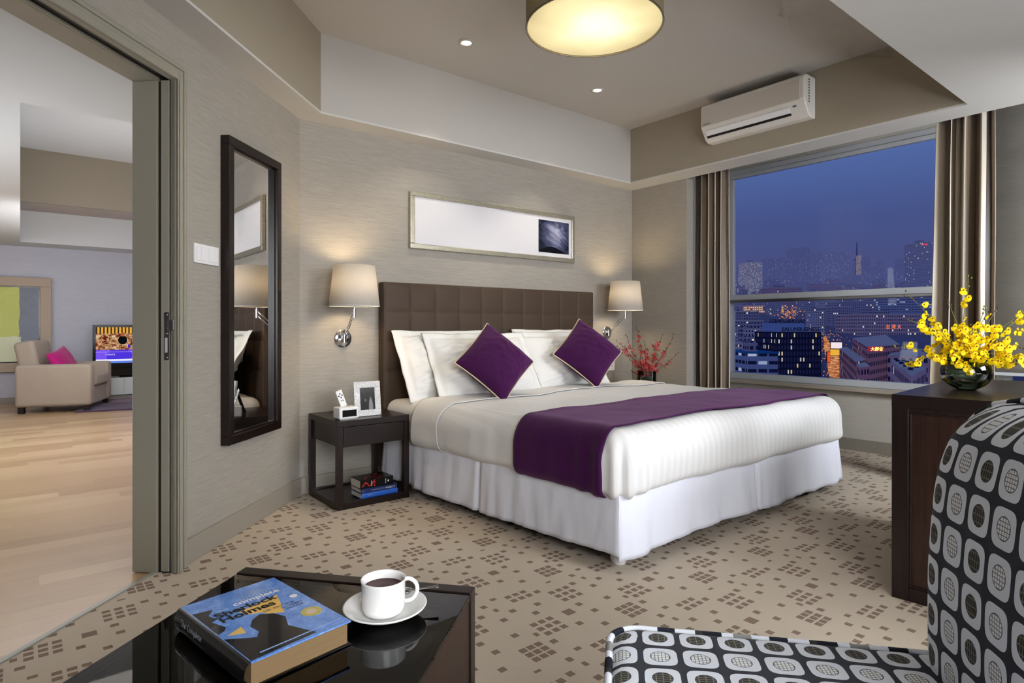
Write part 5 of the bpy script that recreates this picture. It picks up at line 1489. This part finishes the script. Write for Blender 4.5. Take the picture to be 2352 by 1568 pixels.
for i in range(260):
    k = rl.random()*5.99; i0 = int(k); c = road_c[i0][0].lerp(road_c[i0+1][0], k-i0); d = road_c[i0][1]*(1-k+i0)+road_c[i0+1][1]*(k-i0)
    p = c+RT*rl.gauss(0, 4); m.sphere((p.x, p.y, gz(d)+rl.uniform(.6, 4.5)), rl.uniform(.08, .22), 6, 4)
for i in range(130):
    px_ = rl.gauss(1812, 13); d = rl.uniform(400, 450); p = cpos(px_, d); m.sphere((p.x, p.y, gz(d)+rl.uniform(1, 7)), rl.uniform(.1, .36), 6, 4)
ob = m.build('street_lights', emat('sodium_glow', (240, 150, 76), 1.1)); ob['kind'] = 'stuff'; ob['label'] = 'orange glowing lights scattered along the city street'; ob['category'] = 'lights'
m = MB()
for i in range(170):
    d = rl.uniform(450, 1300); px_ = rl.uniform(1670, 2160); p = cpos(px_, d); m.sphere((p.x, p.y, gz(d)+rl.uniform(4, 22)), d/1395*rl.uniform(.2, .5), 5, 3)
ob = m.build('city_lights', emat('distant_glow', (190, 170, 176), .8)); ob['kind'] = 'stuff'; ob['label'] = 'tiny pale lights of the distant hazy city'; ob['category'] = 'lights'
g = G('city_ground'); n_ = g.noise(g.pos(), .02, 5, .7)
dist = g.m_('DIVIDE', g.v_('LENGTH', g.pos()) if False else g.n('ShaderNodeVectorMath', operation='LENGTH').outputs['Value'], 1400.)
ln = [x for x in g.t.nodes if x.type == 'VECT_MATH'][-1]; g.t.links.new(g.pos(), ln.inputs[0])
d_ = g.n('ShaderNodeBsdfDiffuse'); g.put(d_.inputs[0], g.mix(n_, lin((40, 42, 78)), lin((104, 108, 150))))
gm = g.done(g.mixs(g.m_('MINIMUM', dist, .92), d_.outputs[0], g.emis(HAZE+(1,), .95)))  # ground blends into painted haze with distance
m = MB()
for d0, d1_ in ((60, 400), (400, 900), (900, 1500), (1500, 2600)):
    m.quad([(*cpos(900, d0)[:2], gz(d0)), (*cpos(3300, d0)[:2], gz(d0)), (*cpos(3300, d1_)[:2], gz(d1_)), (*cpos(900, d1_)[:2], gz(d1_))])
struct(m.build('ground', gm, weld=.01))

# ------------------------------------------------------------------ world, lights, camera
wd = bpy.data.worlds.new('dusk'); SC.world = wd; wd.use_nodes = True
nt = wd.node_tree; nt.nodes.clear()
tc = nt.nodes.new('ShaderNodeTexCoord'); sx = nt.nodes.new('ShaderNodeSeparateXYZ'); nt.links.new(tc.outputs['Generated'], sx.inputs[0])
rp = nt.nodes.new('ShaderNodeValToRGB'); nt.links.new(sx.outputs['Z'], rp.inputs[0]); cr_ = rp.color_ramp
stops = [(0., (74, 78, 128)), (.10, (72, 80, 130)), (.16, (70, 84, 138)), (.26, (84, 108, 168)), (.6, (70, 92, 150))]
while len(cr_.elements) < len(stops): cr_.elements.new(.5)
for e, (p, c) in zip(cr_.elements, stops): e.position = p; e.color = rgba(c)
bg = nt.nodes.new('ShaderNodeBackground'); nt.links.new(rp.outputs[0], bg.inputs[0]); bg.inputs[1].default_value = 1.
wo = nt.nodes.new('ShaderNodeOutputWorld'); nt.links.new(bg.outputs[0], wo.inputs[0])

def light(name, typ, loc, energy, color=(1, 1, 1), size=1., sizey=None, target=None, spot=None, blend=.5, soft=None, spread=None):
    l = bpy.data.lights.new(name, typ); l.energy = energy; l.color = color
    if typ == 'AREA':
        l.size = size
        if sizey: l.shape = 'RECTANGLE'; l.size_y = sizey
    if spread: l.spread = R(spread)
    if typ != 'AREA': l.shadow_soft_size = soft if soft is not None else .05
    if spot: l.spot_size = R(spot); l.spot_blend = blend
    o = bpy.data.objects.new(name, l); COL.objects.link(o); o.location = loc
    if target: o.rotation_euler = (Vector(target)-Vector(loc)).to_track_quat('-Z', 'Y').to_euler()
    return o
light('key_area', 'AREA', (3.2, -1.4, 2.0), 52, (.88, .93, 1.), 1.2, target=(2.5, 2.6, .0), spread=110)
light('fill_area', 'AREA', (.2, -1.4, 1.4), 42, (.97, .98, 1), 1.5, target=(1.9, 2.8, .2), spread=110)
light('low_fill', 'AREA', (2.0, -1.7, .45), 10, (.94, .96, 1.), 1.2, .5, target=(2.7, 3., 2.5), spread=100)
light('drum_light', 'POINT', (1.982, 1.869, 2.27), 11, (1, .9, .74), soft=.22)
light('tray_glow', 'AREA', (2.3, 2.2, 1.9), 1.5, (1, .92, .82), 2.0, target=(2.3, 2.2, 3))
for x, y, tx, ty, e in ((2.073, 2.994, 2.1, 3.45, 26), (3.219, 3.002, 3.0, 3.35, 40)):
    light('downlight_spot', 'SPOT', (x, y, ZC-.03), e, (1, .9, .74), target=(tx, ty, .6), spot=74, blend=.7, soft=.03)
light('mirror_wash', 'SPOT', (1.9, 1.5, 2.15), 30, (1, .93, .82), target=(.75, 3.0, .9), spot=80, blend=.9, soft=.2)
light('window_wash', 'AREA', (3.9, -.2, 1.5), 32, (.93, .97, 1.), .5, target=(5.2, 1.0, 1.0))  # added light out of view, brightens the blind and window frame
light('living_area', 'AREA', (.6, 6.4, 2.02), 52, (.90, .93, 1.), 1.8, 2.5, target=(.6, 6.4, 0))
light('living_up', 'AREA', (.7, 7.2, 1.2), 22, (.95, .97, 1.), 1.6, target=(.9, 8.6, 3.0))
light('living_wash', 'AREA', (-1.8, 6.0, 1.7), 36, (.93, .93, 1.), 1.2, target=(.3, 10.3, .9))
light('living_ceiling_fill', 'AREA', (-.9, 4.4, .5), 32, (.9, .95, 1.), 1., target=(.2, 4.6, 2.1))  # added low uplight out of view, brightens the near living room ceiling
light('living_near', 'AREA', (.2, 4.0, 1.95), 5, (1, .92, .84), 1., target=(.2, 4.2, 0))

cam = bpy.data.cameras.new('camera'); co = bpy.data.objects.new('camera', cam); COL.objects.link(co); SC.camera = co
th = R(51.0)
co.matrix_world = Matrix(((math.sin(th), 0, -math.cos(th), 0), (-math.cos(th), 0, -math.sin(th), 0), (0, 1, 0, 1.0), (0, 0, 0, 1)))
cam.sensor_width = 36; cam.lens = 1395/2352*36; cam.shift_y = (750-784)/2352; cam.clip_start = .02; cam.clip_end = 6000
SC.view_settings.view_transform = 'Standard'; SC.view_settings.look = 'None'; SC.view_settings.exposure = 0.; SC.view_settings.gamma = 1.
SC.cycles.use_denoising = True
SC.cycles.max_bounces = 7; SC.cycles.transparent_max_bounces = 12; SC.cycles.diffuse_bounces = 4; SC.cycles.glossy_bounces = 3
SC.cycles.use_adaptive_sampling = True; SC.cycles.adaptive_threshold = .1; SC.cycles.adaptive_min_samples = 12
SC.cycles.sample_clamp_indirect = 6.
SC.cycles.caustics_reflective = False; SC.cycles.caustics_refractive = False

# nest small pieces under the part they belong to
NEST = {'shade_rim': ('lamp_shade', 'drum_shade'), 'display': ('case',), 'screen': ('bezel',), 'screen_lettering': ('bezel',), 'title_lettering': ('cover',), 'lettering': ('cover',),
        'rooftop_motif': ('cover',), 'hill_motif': ('cover',), 'yellow_motif': ('cover',), 'dome_motif': ('cover',), 'line_motif': ('cover',), 'white_dot': ('cover',), 'gold_seal': ('cover',),
        'seal_centre': ('cover',), 'ribbon_motif': ('cover',), 'emblem': ('cover',), 'spine_lettering': ('book_spine',), 'brand_lettering': ('front_panel',), 'rating_label': ('housing',),
        'indicator': ('housing',), 'louver': ('housing',), 'air_outlet': ('housing',), 'button': ('body', 'case'), 'roof_vent': ('roof',), 'roof_house': ('roof',), 'rug_block': ('rug_field',),
        'bead_moulding': ('panel_frame',), 'bead': ('frame',), 'lock_plate': ('door_panel',), 'latch_hook': ('door_panel',), 'screw': ('door_panel',), 'keyhole_slot': ('door_panel',), 'socket_slot': ('plate',), 'rocker': ('plate',)}
for r in [o for o in COL.objects if o.parent is None and o.type == 'EMPTY']:
    kids = [o for o in COL.objects if o.parent is r]
    by = {}
    for k in kids: by.setdefault(k.name.split('.')[0], k)
    for k in kids:
        for h in NEST.get(k.name.split('.')[0], ()):
            if h in by and by[h] is not k: k.parent = by[h]; break
